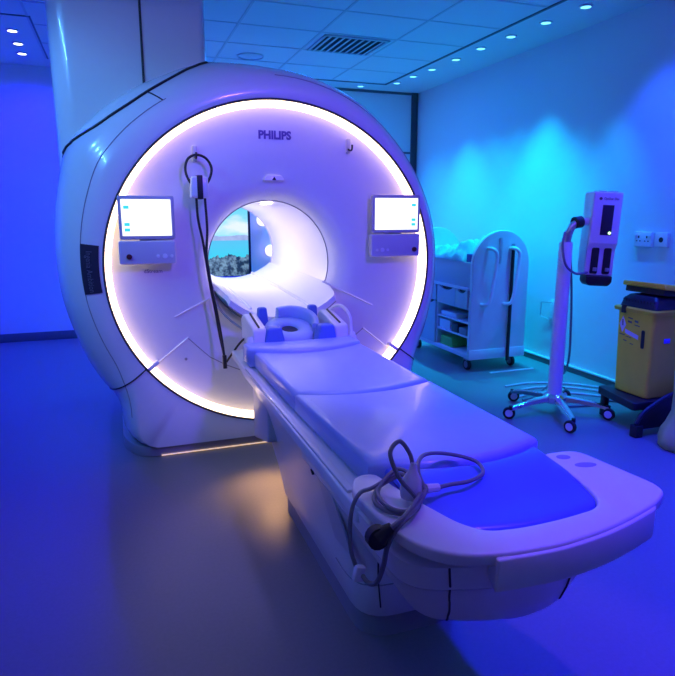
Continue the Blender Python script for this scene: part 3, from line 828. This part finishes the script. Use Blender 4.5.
# carcass with open bays
b = newbm()
box(b, (CXa, 4.845, .13), (CXb, 6.02, .17), .004); finish('bottom_board', b, M['cart'], ct)
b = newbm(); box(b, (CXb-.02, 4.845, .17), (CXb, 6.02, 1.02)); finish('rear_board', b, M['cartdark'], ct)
b = newbm(); box(b, (CXa-.018, 4.845, .780), (CXb-.02, 6.02, .806), .004); finish('work_top', b, M['cart'], ct)
b = newbm(); box(b, (CXa+.01, 4.845, .806), (CXa+.03, 6.02, 1.04), .004); finish('side_board', b, M['drawer'], ct)
b = newbm(); box(b, (CXa+.03, 4.845, 1.02), (CXb-.02, 6.02, 1.035)); finish('deck', b, M['cart'], ct)
b = newbm(); box(b, (CXa+.005, 5.430, .17), (CXb-.02, 5.448, .78)); finish('divider', b, M['cart'], ct)
b = newbm(); box(b, (CXa+.005, 4.845, .595), (CXb-.02, 5.43, .612), .002); finish('shelf', b, M['cart'], ct)
for z in (.325, .46):
    b = newbm(); box(b, (CXa+.005, 4.845, z), (CXb-.02, 5.43, z+.014), .002); finish('shelf', b, M['cart'], ct)
def drawer(y0, y1, z0, z1):
    w = y1-y0; b = newbm()
    P = [(y0, z0), (y1, z0), (y1, z1)]
    g = min(.28, w*.72)
    for k in range(9):
        u = k/8; P.append(((y0+y1)/2+g/2-g*u, z1-.030*math.sin(PI*u)**.7))
    P.append((y0, z1))
    prism(b, P, 'X', CXa-.012, CXa+.008); d = finish('drawer', b, M['drawer'], ct)
    b = newbm(); box(b, (CXa+.012, y0+.01, z1-.06), (CXa+.02, y1-.01, z1)); finish('drawer_recess', b, M['black'], d)
    b = newbm(); box(b, (CXa+.02, y0+.01, z0), (CXa+.30, y1-.01, z0+.10)); finish('drawer_box', b, M['drawer'], d)
drawer(4.855, 5.065, .616, .776); drawer(5.075, 5.425, .616, .776); drawer(5.452, 5.72, .616, .776); drawer(5.73, 6.01, .616, .776)
drawer(5.452, 5.72, .175, .606); drawer(5.73, 6.01, .175, .606)
def castor(x, y, r, parent, sw=.03, fork=None, wheelmat=None, name='castor', ang=0.0):
    b = newbm(); lathe(b, [(r*.45, -sw/2), (r*.92, -sw/2), (r, -sw/3), (r, sw/3), (r*.92, sw/2), (r*.45, sw/2)], (0, 0, 0), 20, 'X')
    bmesh.ops.rotate(b, verts=b.verts, cent=(0, 0, 0), matrix=Matrix.Rotation(ang, 3, 'Z')); bmesh.ops.translate(b, verts=b.verts, vec=(x, y, r))
    c = finish(name, b, wheelmat or M['black'], parent)
    b = newbm(); lathe(b, [(r*.62, -sw*.56), (r*.62, sw*.56)], (0, 0, 0), 16, 'X')
    bmesh.ops.rotate(b, verts=b.verts, cent=(0, 0, 0), matrix=Matrix.Rotation(ang, 3, 'Z')); bmesh.ops.translate(b, verts=b.verts, vec=(x, y, r))
    finish('hub_cap', b, M['sticker'] if fork else M['plinth'], c)
    return c
for x in (CXa+.06, CXb-.06):
    for y in (4.92, 5.94):
        c = castor(x, y, .055, ct)
        b = newbm(); box(b, (x-.028, y-.03, .10), (x+.028, y+.03, .132), .005); finish('mount_plate', b, M['steel'], c)
# things kept on and in the cart
def cloth_bm(x0, x1, y0, y1, z, h, seed, n=26):
    b = newbm(); top = []
    for i in range(n+1):
        r = []
        for j in range(n+1):
            u, v = i/n, j/n
            e = min(1, 6*min(u, 1-u))*min(1, 6*min(v, 1-v)); e = e**.5
            wx = noise.noise(Vector((u*2.5+seed, v*2.5, 1.7)))*.02; wy = noise.noise(Vector((u*2.5, v*2.5+seed, 5.1)))*.02
            f = .45+.50*(1-v)+.42*abs(noise.noise(Vector((u*3+seed, v*4, seed*2))))*1.3-.25+.30*noise.noise(Vector((u*2.2+seed, v*2.2, seed)))+.28*noise.noise(Vector((u*6+seed, v*9, seed)))+.16*noise.noise(Vector((u*15+seed, v*15, seed)))
            r.append(b.verts.new((lerp(x0, x1, u)+wx, lerp(y0, y1, v)+wy, z+max(.004, h*e*(f+.25)))))
        top.append(r)
    bot = [[b.verts.new((v.co.x, v.co.y, z)) for v in r] for r in top]
    for i in range(n):
        for j in range(n):
            b.faces.new((top[i][j], top[i+1][j], top[i+1][j+1], top[i][j+1])); b.faces.new((bot[i][j], bot[i][j+1], bot[i+1][j+1], bot[i+1][j]))
    for i in range(n):
        for A in (0, n):
            b.faces.new((top[i][A], bot[i][A], bot[i+1][A], top[i+1][A])); b.faces.new((top[A][i], top[A][i+1], bot[A][i+1], bot[A][i]))
    return b
tag(finish('blanket', cloth_bm(3.04, 3.60, 4.98, 5.66, 1.041, .17, 3.3, 44), M['cloth'], smooth=80), 'crumpled pale blanket heaped on top of the storage cart', 'blanket')
tag(finish('towel', cloth_bm(3.07, 3.40, 5.64, 5.95, 1.041, .10, 8.1, 16), M['cloth'], smooth=80), 'small crumpled towel at the far end of the cart top', 'towel')
b = newbm(); box(b, (3.082, 4.865, 1.0365), (3.165, 4.965, 1.115), .003); tag(finish('carton', b, M['bluebox']), 'small dark blue carton on the cart top beside the rounded end panel', 'box')
b = newbm(); box(b, (3.07, 5.20, .3395), (3.22, 5.41, .435), .004); tag(finish('carton', b, M['paper']), 'white carton on the middle open shelf of the cart', 'box')
b = newbm(); box(b, (3.07, 5.05, .3395), (3.20, 5.17, .425), .004); tag(finish('carton', b, M['label']), 'dark carton next to the white one on the open cart shelf', 'box')
b = newbm(); box(b, (3.07, 4.90, .3395), (3.19, 5.03, .405), .004); tag(finish('carton', b, M['plinth']), 'low grey carton on the open cart shelf near the end panel', 'box')
b = newbm(); prism(b, roundpoly([(5.15, .171), (5.40, .171), (5.38, .265), (5.17, .265)], .02, 3), 'X', 3.075, 3.25, .008); tag(finish('plastic_tub', b, M['green']), 'green plastic tub on the lowest open shelf of the cart', 'tub')
b = newbm(); box(b, (3.08, 5.10, .475), (3.24, 5.40, .52), .004); tag(finish('folded_sheet', b, M['paper']), 'flat pale folded sheet on the upper open shelf of the cart', 'sheet')
b = newbm(); tube(b, [(3.462, 4.776, .10), (3.462, 4.776, 1.19)], .016, 10); finish('support_rod', b, M['black'], pn)
b = newbm(); tube(b, [(3.462, 4.776, 1.185), (3.462, 4.776, 1.21)], .020, 10); finish('rod_cap', b, M['steel'], pn)

# ------------------------------------------------------------------ contrast injector on a five-arm stand
HX, HY = 3.02, 3.55
st = thing('injector_stand', 'contrast injector with two syringe slots on a chrome five-arm wheeled stand', 'injector', (HX, HY, 0))
for k, (wx, wy) in enumerate([(2.64, 3.56), (2.88, 3.18), (3.32, 3.32), (2.91, 3.92), (3.33, 3.82)]):
    d = Vector((wx-HX, wy-HY, 0)); L_ = d.length; d.normalize(); s = Vector((-d.y, d.x, 0))
    g = []
    for u in [i/8 for i in range(9)]:
        p = Vector((HX, HY, 0))+d*(L_*u); zt = .155-.055*u**2; hh = lerp(.050, .030, u); w = lerp(.036, .022, u)
        g.append([p+s*w*cx_+Vector((0, 0, zt-hh+hh*cz_)) for cx_, cz_ in ((-1, .1), (-.85, .8), (-.4, 1), (.4, 1), (.85, .8), (1, .1), (.7, 0), (-.7, 0))])
    b = newbm(); loft(b, g, True, True, True); arm = finish('base_arm', b, M['chrome'], st)
    a = math.atan2(d.y, d.x)
    castor(wx+.02*d.y, wy-.02*d.x, .045, st, .026, True, ang=[.9, .3, .5, 1.2, .2][k])
    b = newbm(); tube(b, [(wx, wy, .075), (wx, wy, .105)], .014, 10); finish('swivel', b, M['black'], arm)
b = newbm(); lathe(b, [(.075, .10), (.085, .12), (.085, .145), (.065, .165), (.048, .175)], (HX, HY, 0), 24); finish('hub', b, M['chrome'], st)
b = newbm(); lathe(b, [(.052, .165), (.050, .7), (.047, 1.285), (.044, 1.29)], (HX-.005, HY, 0), 24); mast = finish('mast', b, M['white'], st)
b = newbm(); tube(b, [(HX-.005, HY, 1.285), (HX+.000, HY-.01, 1.35), (HX+.02, HY-.02, 1.40), (HX+.05, HY-.03, 1.425)], [.032, .030, .028, .026], 12); finish('elbow', b, M['steel'], st)
b = newbm(); tube(b, [(HX+.03, HY-.03, 1.425), (HX+.085, HY-.03, 1.432)], .042, 14); finish('swivel_joint', b, M['black'], st)
b = newbm(); tube(b, [(HX+.08, HY-.03, 1.432), (HX+.18, HY-.03, 1.435)], .027, 14); finish('arm', b, M['white'], st)
# injector head (leans slightly)
hx0, hx1, hy0 = 3.165, 3.368, HY-.13
hd_rot = Matrix.Rotation(math.radians(2.4), 4, 'Y')
HDR = Matrix.Rotation(math.radians(-20), 3, 'Z')
def lean(bm):
    for v in bm.verts: v.co.z = 1.645-(1.645-v.co.z)*.90; v.co.y = hy0+(v.co.y-hy0)*.85
    bmesh.ops.rotate(bm, verts=bm.verts, cent=(3.25, HY-.03, 0), matrix=HDR)
    c = Vector((3.27, HY, 1.30)); bmesh.ops.rotate(bm, verts=bm.verts, cent=c, matrix=hd_rot.to_3x3()); return bm
b = newbm()
prism(b, roundpoly([(hy0+.028, .985), (hy0+.16, .985), (hy0+.20, 1.05), (hy0+.20, 1.635), (hy0, 1.635), (hy0, 1.24), (hy0+.028, 1.19)], [.01, .02, .02, .012, .012, .01, .01], 3), 'X', hx0, hx1, .010)
head = finish('injector_head', lean(b), M['white'], st)
b = newbm(); box(b, (3.232, hy0-.004, 1.305), (3.312, hy0+.002, 1.535), .002); finish('display', lean(b), M['label'], head)
b = newbm(); lathe(b, [(.011, hy0-.003), (.010, hy0-.007), (.001, hy0-.008)], (3.298, 0, 1.322), 12, 'Y'); finish('indicator', lean(b), M['led'], head)
finish('lettering', lean(text_bm('OptiStar Elite', .026, (3.234, hy0-.001, 1.575), (1, 0, 0), (0, 0, 1), .001, 0, .105)), M['stickerink'], head)
b = newbm(); lathe(b, [(.011, hy0), (.011, hy0-.002), (.001, hy0-.0022)], (3.212, 0, 1.582), 16, 'Y'); finish('emblem', lean(b), M['stickerink'], head)
for xx in (3.200, 3.287):
    b = newbm(); prism(b, roundpoly([(xx, 1.00), (xx+.052, 1.00), (xx+.052, 1.205), (xx, 1.205)], .012, 3), 'Y', hy0+.018, hy0+.034, .003); finish('syringe_slot', lean(b), M['black'], head)
    b = newbm(); box(b, (xx+.018, hy0+.008, 1.02), (xx+.045, hy0+.022, 1.05), .004); finish('clamp', lean(b), M['steel'], head)
b = newbm(); prism(b, roundpoly([(3.176, .985), (3.362, .985), (3.362, .935), (3.338, .905), (3.20, .905), (3.176, .935)], .012, 3), 'Y', hy0+.006, hy0+.15, .008); finish('syringe_collar', lean(b), M['black'], head)
for xx in (3.205, 3.285):
    b = newbm(); box(b, (xx, hy0+.03, 1.633), (xx+.055, hy0+.15, 1.645), .004); finish('top_button', lean(b), M['cup'], head)
b = newbm(); tube(b, [(HX-.045, HY-.03, 1.36), (HX-.075, HY-.05, 1.27), (HX-.055, HY-.07, 1.14), (HX+.02, HY-.08, 1.075), (HX+.10, HY-.08, 1.07), (HX+.16, HY-.07, 1.08)], .0085, 8, smooth=6); finish('cable', b, M['cable'], st)
b = newbm(); tube(b, [(HX+.06, HY+.03, 1.26), (HX+.11, HY+.04, .95), (HX+.15, HY+.06, .65), (HX+.21, HY+.12, .42), (HX+.26, HY+.20, .28), (HX+.28, HY+.28, .20), (HX+.20, HY+.34, .10), (HX+.08, HY+.36, .02), (HX-.02, HY+.35, .010)], .0085, 8, smooth=8); finish('cable', b, M['cable'], st)
# cables lying on the floor by the wall
for k, (pts, lab) in enumerate([
    ([(3.05, 4.10, .010), (3.25, 4.16, .010), (3.50, 4.12, .010), (3.72, 3.95, .010), (3.85, 3.75, .010)], 'pale cable on the floor running under the wall side of the stand, rear one'),
    ([(3.02, 3.98, .010), (3.20, 4.02, .010), (3.45, 3.96, .010), (3.65, 3.80, .010), (3.78, 3.62, .010)], 'pale cable on the floor behind the stand base, nearer one'),
    ([(3.10, 4.28, .010), (3.35, 4.30, .010), (3.62, 4.20, .010), (3.82, 4.02, .010), (3.92, 3.82, .010)], 'pale cable on the floor lying closest to the skirting'),
    ([(3.18, 3.66, .009), (3.34, 3.62, .009), (3.50, 3.60, .009), (3.62, 3.66, .009), (3.74, 3.56, .009)], 'grey cable on the floor leading from stand wheels to bin trolley')]):
    b = newbm(); tube(b, pts, .009, 8, smooth=7); tag(finish('floor_cable', b, M['clear'] if k < 3 else M['cable']), lab, 'cable', 'cables on the floor behind the stand')

# ------------------------------------------------------------------ wall fittings
t = thing('wall_socket', 'white double power socket on the cyan wall above the yellow bin', 'socket', (X1, 3.79, 1.285))
b = newbm(); prism(b, roundpoly([(3.705, 1.225), (3.875, 1.225), (3.875, 1.345), (3.705, 1.345)], .008, 3), 'X', X1-.012-.016, X1, .005); finish('face_plate', b, M['white'], t)
for yy in (3.75, 3.83):
    b = newbm()
    box(b, (X1-.030, yy-.006, 1.295), (X1-.027, yy+.006, 1.313)); box(b, (X1-.030, yy-.022, 1.268), (X1-.027, yy-.010, 1.276)); box(b, (X1-.030, yy+.010, 1.268), (X1-.027, yy+.022, 1.276))
    finish('socket_holes', b, M['dark'], t)
    b = newbm(); box(b, (X1-.034, yy-.010+.03*(1 if yy > 3.8 else -1), 1.300), (X1-.027, yy+.010+.03*(1 if yy > 3.8 else -1), 1.328), .003); finish('rocker', b, M['white'], t)
t = thing('wall_outlet', 'small square white outlet with one dark round hole beside the socket', 'outlet', (X1, 3.61, 1.29))
b = newbm(); prism(b, roundpoly([(3.555, 1.232), (3.668, 1.232), (3.668, 1.345), (3.555, 1.345)], .008, 3), 'X', X1-.028, X1, .005); finish('face_plate', b, M['white'], t)
b = newbm(); lathe(b, [(.020, X1-.030), (.020, X1-.026)], (0, 3.612, 1.288), 18, 'X'); finish('jack', b, M['dark'], t)
t = thing('wall_bracket', 'small wire bracket on the wall beside the stand mast', 'bracket', (X1, 4.88, .55))
b = newbm(); tube(b, [(X1-.004, 4.83, .63), (X1-.045, 4.83, .63), (X1-.045, 4.95, .62), (X1-.045, 4.95, .48), (X1-.045, 4.83, .46), (X1-.004, 4.83, .46)], .006, 8); finish('wire', b, M['steel'], t)
b = newbm(); box(b, (X1-.010, 4.80, .42), (X1, 4.86, .66), .003); finish('back_plate', b, M['white'], t)

# ------------------------------------------------------------------ clinical waste bin and its trolley
bn = thing('waste_bin', 'tall yellow clinical waste bin with raised black-lined lid', 'bin', (3.54, 3.21, .22))
BX0, BX1, BY0, BY1 = 3.385, 3.695, 3.06, 3.36
def brect(z, d, r=.03): return [Vector((x, y, z)) for x, y in roundpoly([(BX0-d, BY0-d), (BX1+d, BY0-d), (BX1+d, BY1+d), (BX0-d, BY1+d)], r, 4)]
b = newbm(); loft(b, [brect(.222, -.008), brect(.23, 0), brect(.80, .014), brect(.815, .016)], True, True, True); finish('body', b, M['yellow'], bn)
b = newbm(); loft(b, [brect(.812, .018), brect(.815, .036), brect(.838, .040), brect(.845, .030), brect(.845, .0)], True, True, True); finish('rim', b, M['yellowlid'], bn)
b = newbm(); loft(b, [brect(.846, .010), brect(.905, -.004), brect(.930, -.03)], True, True, True); fl = finish('inner_flap', b, M['darkblue'], bn)
b = newbm()
for k in range(11):
    y = BY0+.02+k*.026; box(b, (BX0-.002+.0, y-.004, .85), (BX0+.018, y+.004, .90), rot=None)
finish('flap_ribs', b, M['black'], fl)
# open lid, hinged at the far side
b = newbm()
prism(b, roundpoly([(-.36, -.005), (.02, -.005), (.02, .028), (-.34, .034)], [.01, .01, .012, .02], 3), 'X', 0, .36, .008)
for v in b.verts: v.co = Vector((v.co.x, v.co.y, v.co.z))
lid_rot = Matrix.Rotation(math.radians(-9), 3, 'Y') @ Matrix.Rotation(math.radians(0), 3, 'X')
bmesh.ops.translate(b, verts=b.verts, vec=(-.36, .17, 0)); bmesh.ops.rotate(b, verts=b.verts, cent=(0, 0, 0), matrix=Matrix.Rotation(math.radians(7), 3, 'Y')); bmesh.ops.translate(b, verts=b.verts, vec=(BX1+.09, 3.22, .948))
lid = finish('lid', b, M['yellowlid'], bn)
b = newbm(); prism(b, roundpoly([(-.33, -.045), (.0, -.045), (.0, -.004), (-.33, -.004)], .008, 2), 'X', .02, .34)
bmesh.ops.translate(b, verts=b.verts, vec=(-.36, .17, 0)); bmesh.ops.rotate(b, verts=b.verts, cent=(0, 0, 0), matrix=Matrix.Rotation(math.radians(7), 3, 'Y')); bmesh.ops.translate(b, verts=b.verts, vec=(BX1+.09, 3.22, .948))
finish('lid_lining', b, M['black'], lid)
b = newbm(); box(b, (BX1-.06, BY0+.05, .90), (BX1+.0, BY1-.05, .99), .01); finish('hinge', b, M['black'], bn)
b = newbm(); box(b, (BX0-.043, 3.275, .800), (BX0-.030, 3.315, .862), .005); finish('catch', b, M['black'], bn)
# stickers on the face that looks into the room
fx = lambda z: BX0-.014*(z-.23)/.57-.0015
def stick(name, pts, m):
    b = newbm(); vs = [Vector((fx(z), y, z)) for y, z in pts]; f = [b.verts.new(p) for p in vs]; g = [b.verts.new(p-Vector((.001, 0, 0))) for p in vs]
    b.faces.new(f); b.faces.new(list(reversed(g)))
    for i in range(len(f)):
        j = (i+1) % len(f); b.faces.new((f[i], f[j], g[j], g[i]))
    return finish(name, b, m, bn, smooth=0)
stick('hazard_label', [(3.345, .715), (3.315, .775), (3.285, .715), (3.315, .655)], M['sticker'])
stick('hazard_symbol', [(3.321, .705), (3.321, .750), (3.309, .750), (3.309, .705)], M['stickerink'])
stick('warning_label', [(3.29, .685), (3.17, .655), (3.17, .625), (3.29, .655)], M['sticker'])
for (ya, z, w, h) in ((3.27, .765, .04, .008), (3.27, .735, .035, .014), (3.21, .745, .03, .014), (3.21, .722, .045, .006), (3.34, .64, .05, .006), (3.28, .63, .05, .005), (3.30, .60, .03, .006), (3.24, .585, .03, .005)):
    stick('print_line', [(ya, z), (ya-w, z-.004), (ya-w, z+h-.004), (ya, z+h)], M['stickerink'])
stick('grip_slot', roundpoly([(3.115, .57), (3.145, .57), (3.145, .70), (3.115, .70)], .014, 4), M['black'])
b = newbm(); box(b, (3.478, BY0-.017, .615), (3.530, BY0-.008, .648), .002); finish('sticker', b, M['bluesticker'], bn)
tr = thing('bin_trolley', 'black wheeled trolley frame carrying the yellow waste bin', 'trolley', (3.54, 3.2, 0))
b = newbm(); prism(b, roundpoly([(3.24, 3.02), (3.80, 3.02), (3.80, 3.42), (3.33, 3.46)], .03, 4), 'Z', .165, .219, .006); finish('platform', b, M['black'], tr)
b = newbm()
cur = [(3.22, .09), (3.26, .155), (3.34, .205), (3.45, .255), (3.58, .285), (3.72, .30), (3.83, .30), (3.83, .06), (3.50, .05), (3.27, .055)]
prism(b, cur, 'Y', 2.955, 2.995, .005); finish('side_skirt', b, M['black'], tr)
b = newbm(); tube(b, [(x, 2.965, z+.004) for x, z in cur[:7]], .014, 8, smooth=5); finish('fender', b, M['darkblue'], tr)
b = newbm(); box(b, (3.205, 2.945, .0), (3.265, 3.005, .085), .006); finish('foot', b, M['black'], tr)
b = newbm(); box(b, (3.345, 3.39, .0), (3.39, 3.435, .17), .006); finish('foot', b, M['black'], tr)
castor(3.74, 3.06, .05, tr); castor(3.74, 3.40, .05, tr)
b = newbm(); tube(b, [(3.81, 3.08, .20), (3.83, 3.08, .9), (3.83, 3.36, .9), (3.81, 3.36, .20)], .016, 8); finish('push_bar', b, M['black'], tr)
# slumped translucent bag at the picture edge
b = newbm(); g = []
for r, z in ((.10, .002), (.165, .006), (.178, .05), (.165, .11), (.135, .16), (.118, .24), (.115, .36), (.118, .50), (.10, .54)):
    q = []
    for j in range(48):
        a = 2*PI*j/48; k = 1+.10*noise.noise(Vector((math.cos(a)*2.4, math.sin(a)*2.4, z*9)))+.05*noise.noise(Vector((math.cos(a)*6, math.sin(a)*6, z*22)))
        q.append(Vector((3.385+r*k*math.cos(a), 2.70+r*k*math.sin(a), z)))
    g.append(q)
loft(b, g, True, True, True)
tag(finish('waste_bag', b, M['bag'], smooth=80), 'pale yellow-green slumped plastic bag on the floor at the picture edge', 'bag')

# ------------------------------------------------------------------ lights
def spot(loc, aim, col, power, size=70, blend=.6, rad=.05):  # serves real downlights and added fill spots
    L = bpy.data.lights.new('spot', 'SPOT'); L.color = col; L.energy = power; L.spot_size = math.radians(size); L.spot_blend = blend; L.shadow_soft_size = rad
    o = bpy.data.objects.new('downlight_and_fill_spot', L); COL.objects.link(o); o.location = loc
    o.rotation_euler = (Vector(aim)-Vector(loc)).to_track_quat('-Z', 'Y').to_euler(); return o
def area(loc, aim, col, power, sx, sy):  # added fill light, no panel behind it
    L = bpy.data.lights.new('area', 'AREA'); L.color = col; L.energy = power; L.shape = 'RECTANGLE'; L.size = sx; L.size_y = sy
    o = bpy.data.objects.new('fill_area', L); COL.objects.link(o); o.location = loc
    o.rotation_euler = (Vector(aim)-Vector(loc)).to_track_quat('-Z', 'Y').to_euler(); return o
CY = (.0, .56, 1.0); BL = (.006, .0, 1.0); VI = (.13, .05, 1.0)
# cyan downlights of the wall strip (alternate ones stronger)
for i, (x, y) in enumerate(RL):
    p = [140, 170, 120, 80, 260, 130, 130, 290, 190, 140][i]
    spot((x, y, ZC-.03), (x+(.16 if i > 1 else 0), y+(.05 if i < 2 else 0), 0), CY if i < 8 else (.0, .44, 1), p, 70 if i < 8 else 54, 1.0)
for y in (3.7, 3.2, 2.7): spot((3.58, y, ZC-.03), (3.75, y, 0), (.015, .07, 1.0), 90, 84, .7)
# deep blue light over the far corner: three real downlights, three added spots
for (x, y) in ((-.747, 6.437), (-.76, 6.888), (-.776, 7.288), (-1.6, 6.8), (-1.2, 5.2), (1.8, 7.3)): spot((x, y, ZC-.03), (x-.1, y+.2, 0), BL, 120, 150, .6)
# unseen deep blue downlights over the foot of the table
for (x, y) in ((2.3, 1.0), (2.3, 2.2), (3.3, 1.6)): spot((x, y, ZC-.03), (x, y, 0), BL, 430, 76, .7)
spot((1.4, .9, ZC-.03), (1.2, 1.25, .7), (.20, .06, 1), 140, 32, .6)  # added violet spot, tints the foot tray
# unseen violet spots, added to tint the scanner face and the table
spot((1.3, .0, ZC-.03), (1.0, 3.75, 1.25), VI, 560, 37, .5, .15)
spot((1.0, 2.4, ZC-.03), (.94, 2.6, .75), (.34, .30, 1), 85, 40, .7, .1)
# warm spot added below the docking bracket for the glow on the floor
spot((.76, 3.18, .34), (.72, 3.06, 0), (1, .52, .20), 13, 100, 1.0, .06)
spot((2.5, 1.5, ZC-.03), (3.25, 3.5, 1.15), (.10, .0, 1), 150, 30, .8, .05)  # added violet spot, colours the injector and mast
spot((-1.7, .8, ZC-.03), (.60, 2.2, .45), (.08, .30, 1), 75, 34, .9, .05)  # added spot, brightens the table flank
# soft overhead fill, added without any fitting
area((.6, 1.6, ZC-.03), (.6, 1.6, 0), (.50, .46, 1.0), 9, 2.5, 2.5)
for k in range(6): spot((-1.7+.06*k, 1.3+.45*k, ZC-.03), (-.2, 4.0, 1.6), (.09, .36, .95), 34, 60, .8, .03)  # added row, tints the shell and gives it reflected dots
area((2.0, 6.7, ZC-.03), (2.0, 6.7, 0), (.02, .22, 1.0), 40, 1.6, .8)  # added fill to brighten the back wall

W = bpy.data.worlds.new('World'); S.world = W; W.use_nodes = True
W.node_tree.nodes['Background'].inputs[0].default_value = (.01, .015, .05, 1); W.node_tree.nodes['Background'].inputs[1].default_value = .2

# ------------------------------------------------------------------ camera
cam = bpy.data.cameras.new('camera'); co = bpy.data.objects.new('camera', cam); COL.objects.link(co)
cam.sensor_width = 36; cam.sensor_fit = 'HORIZONTAL'; cam.lens = 604/675*36; cam.clip_start = .05
co.location = (0, 0, 1.5)
co.rotation_euler = (math.radians(90-11.783), 0, math.radians(-19.83))
S.camera = co
S.view_settings.view_transform = 'Standard'; S.view_settings.look = 'None'
S.view_settings.exposure = 0; S.view_settings.gamma = 1; S.view_settings.use_curve_mapping = False
S.cycles.use_denoising = True
S.cycles.max_bounces = 8; S.cycles.diffuse_bounces = 4; S.cycles.glossy_bounces = 3; S.cycles.sample_clamp_indirect = 4
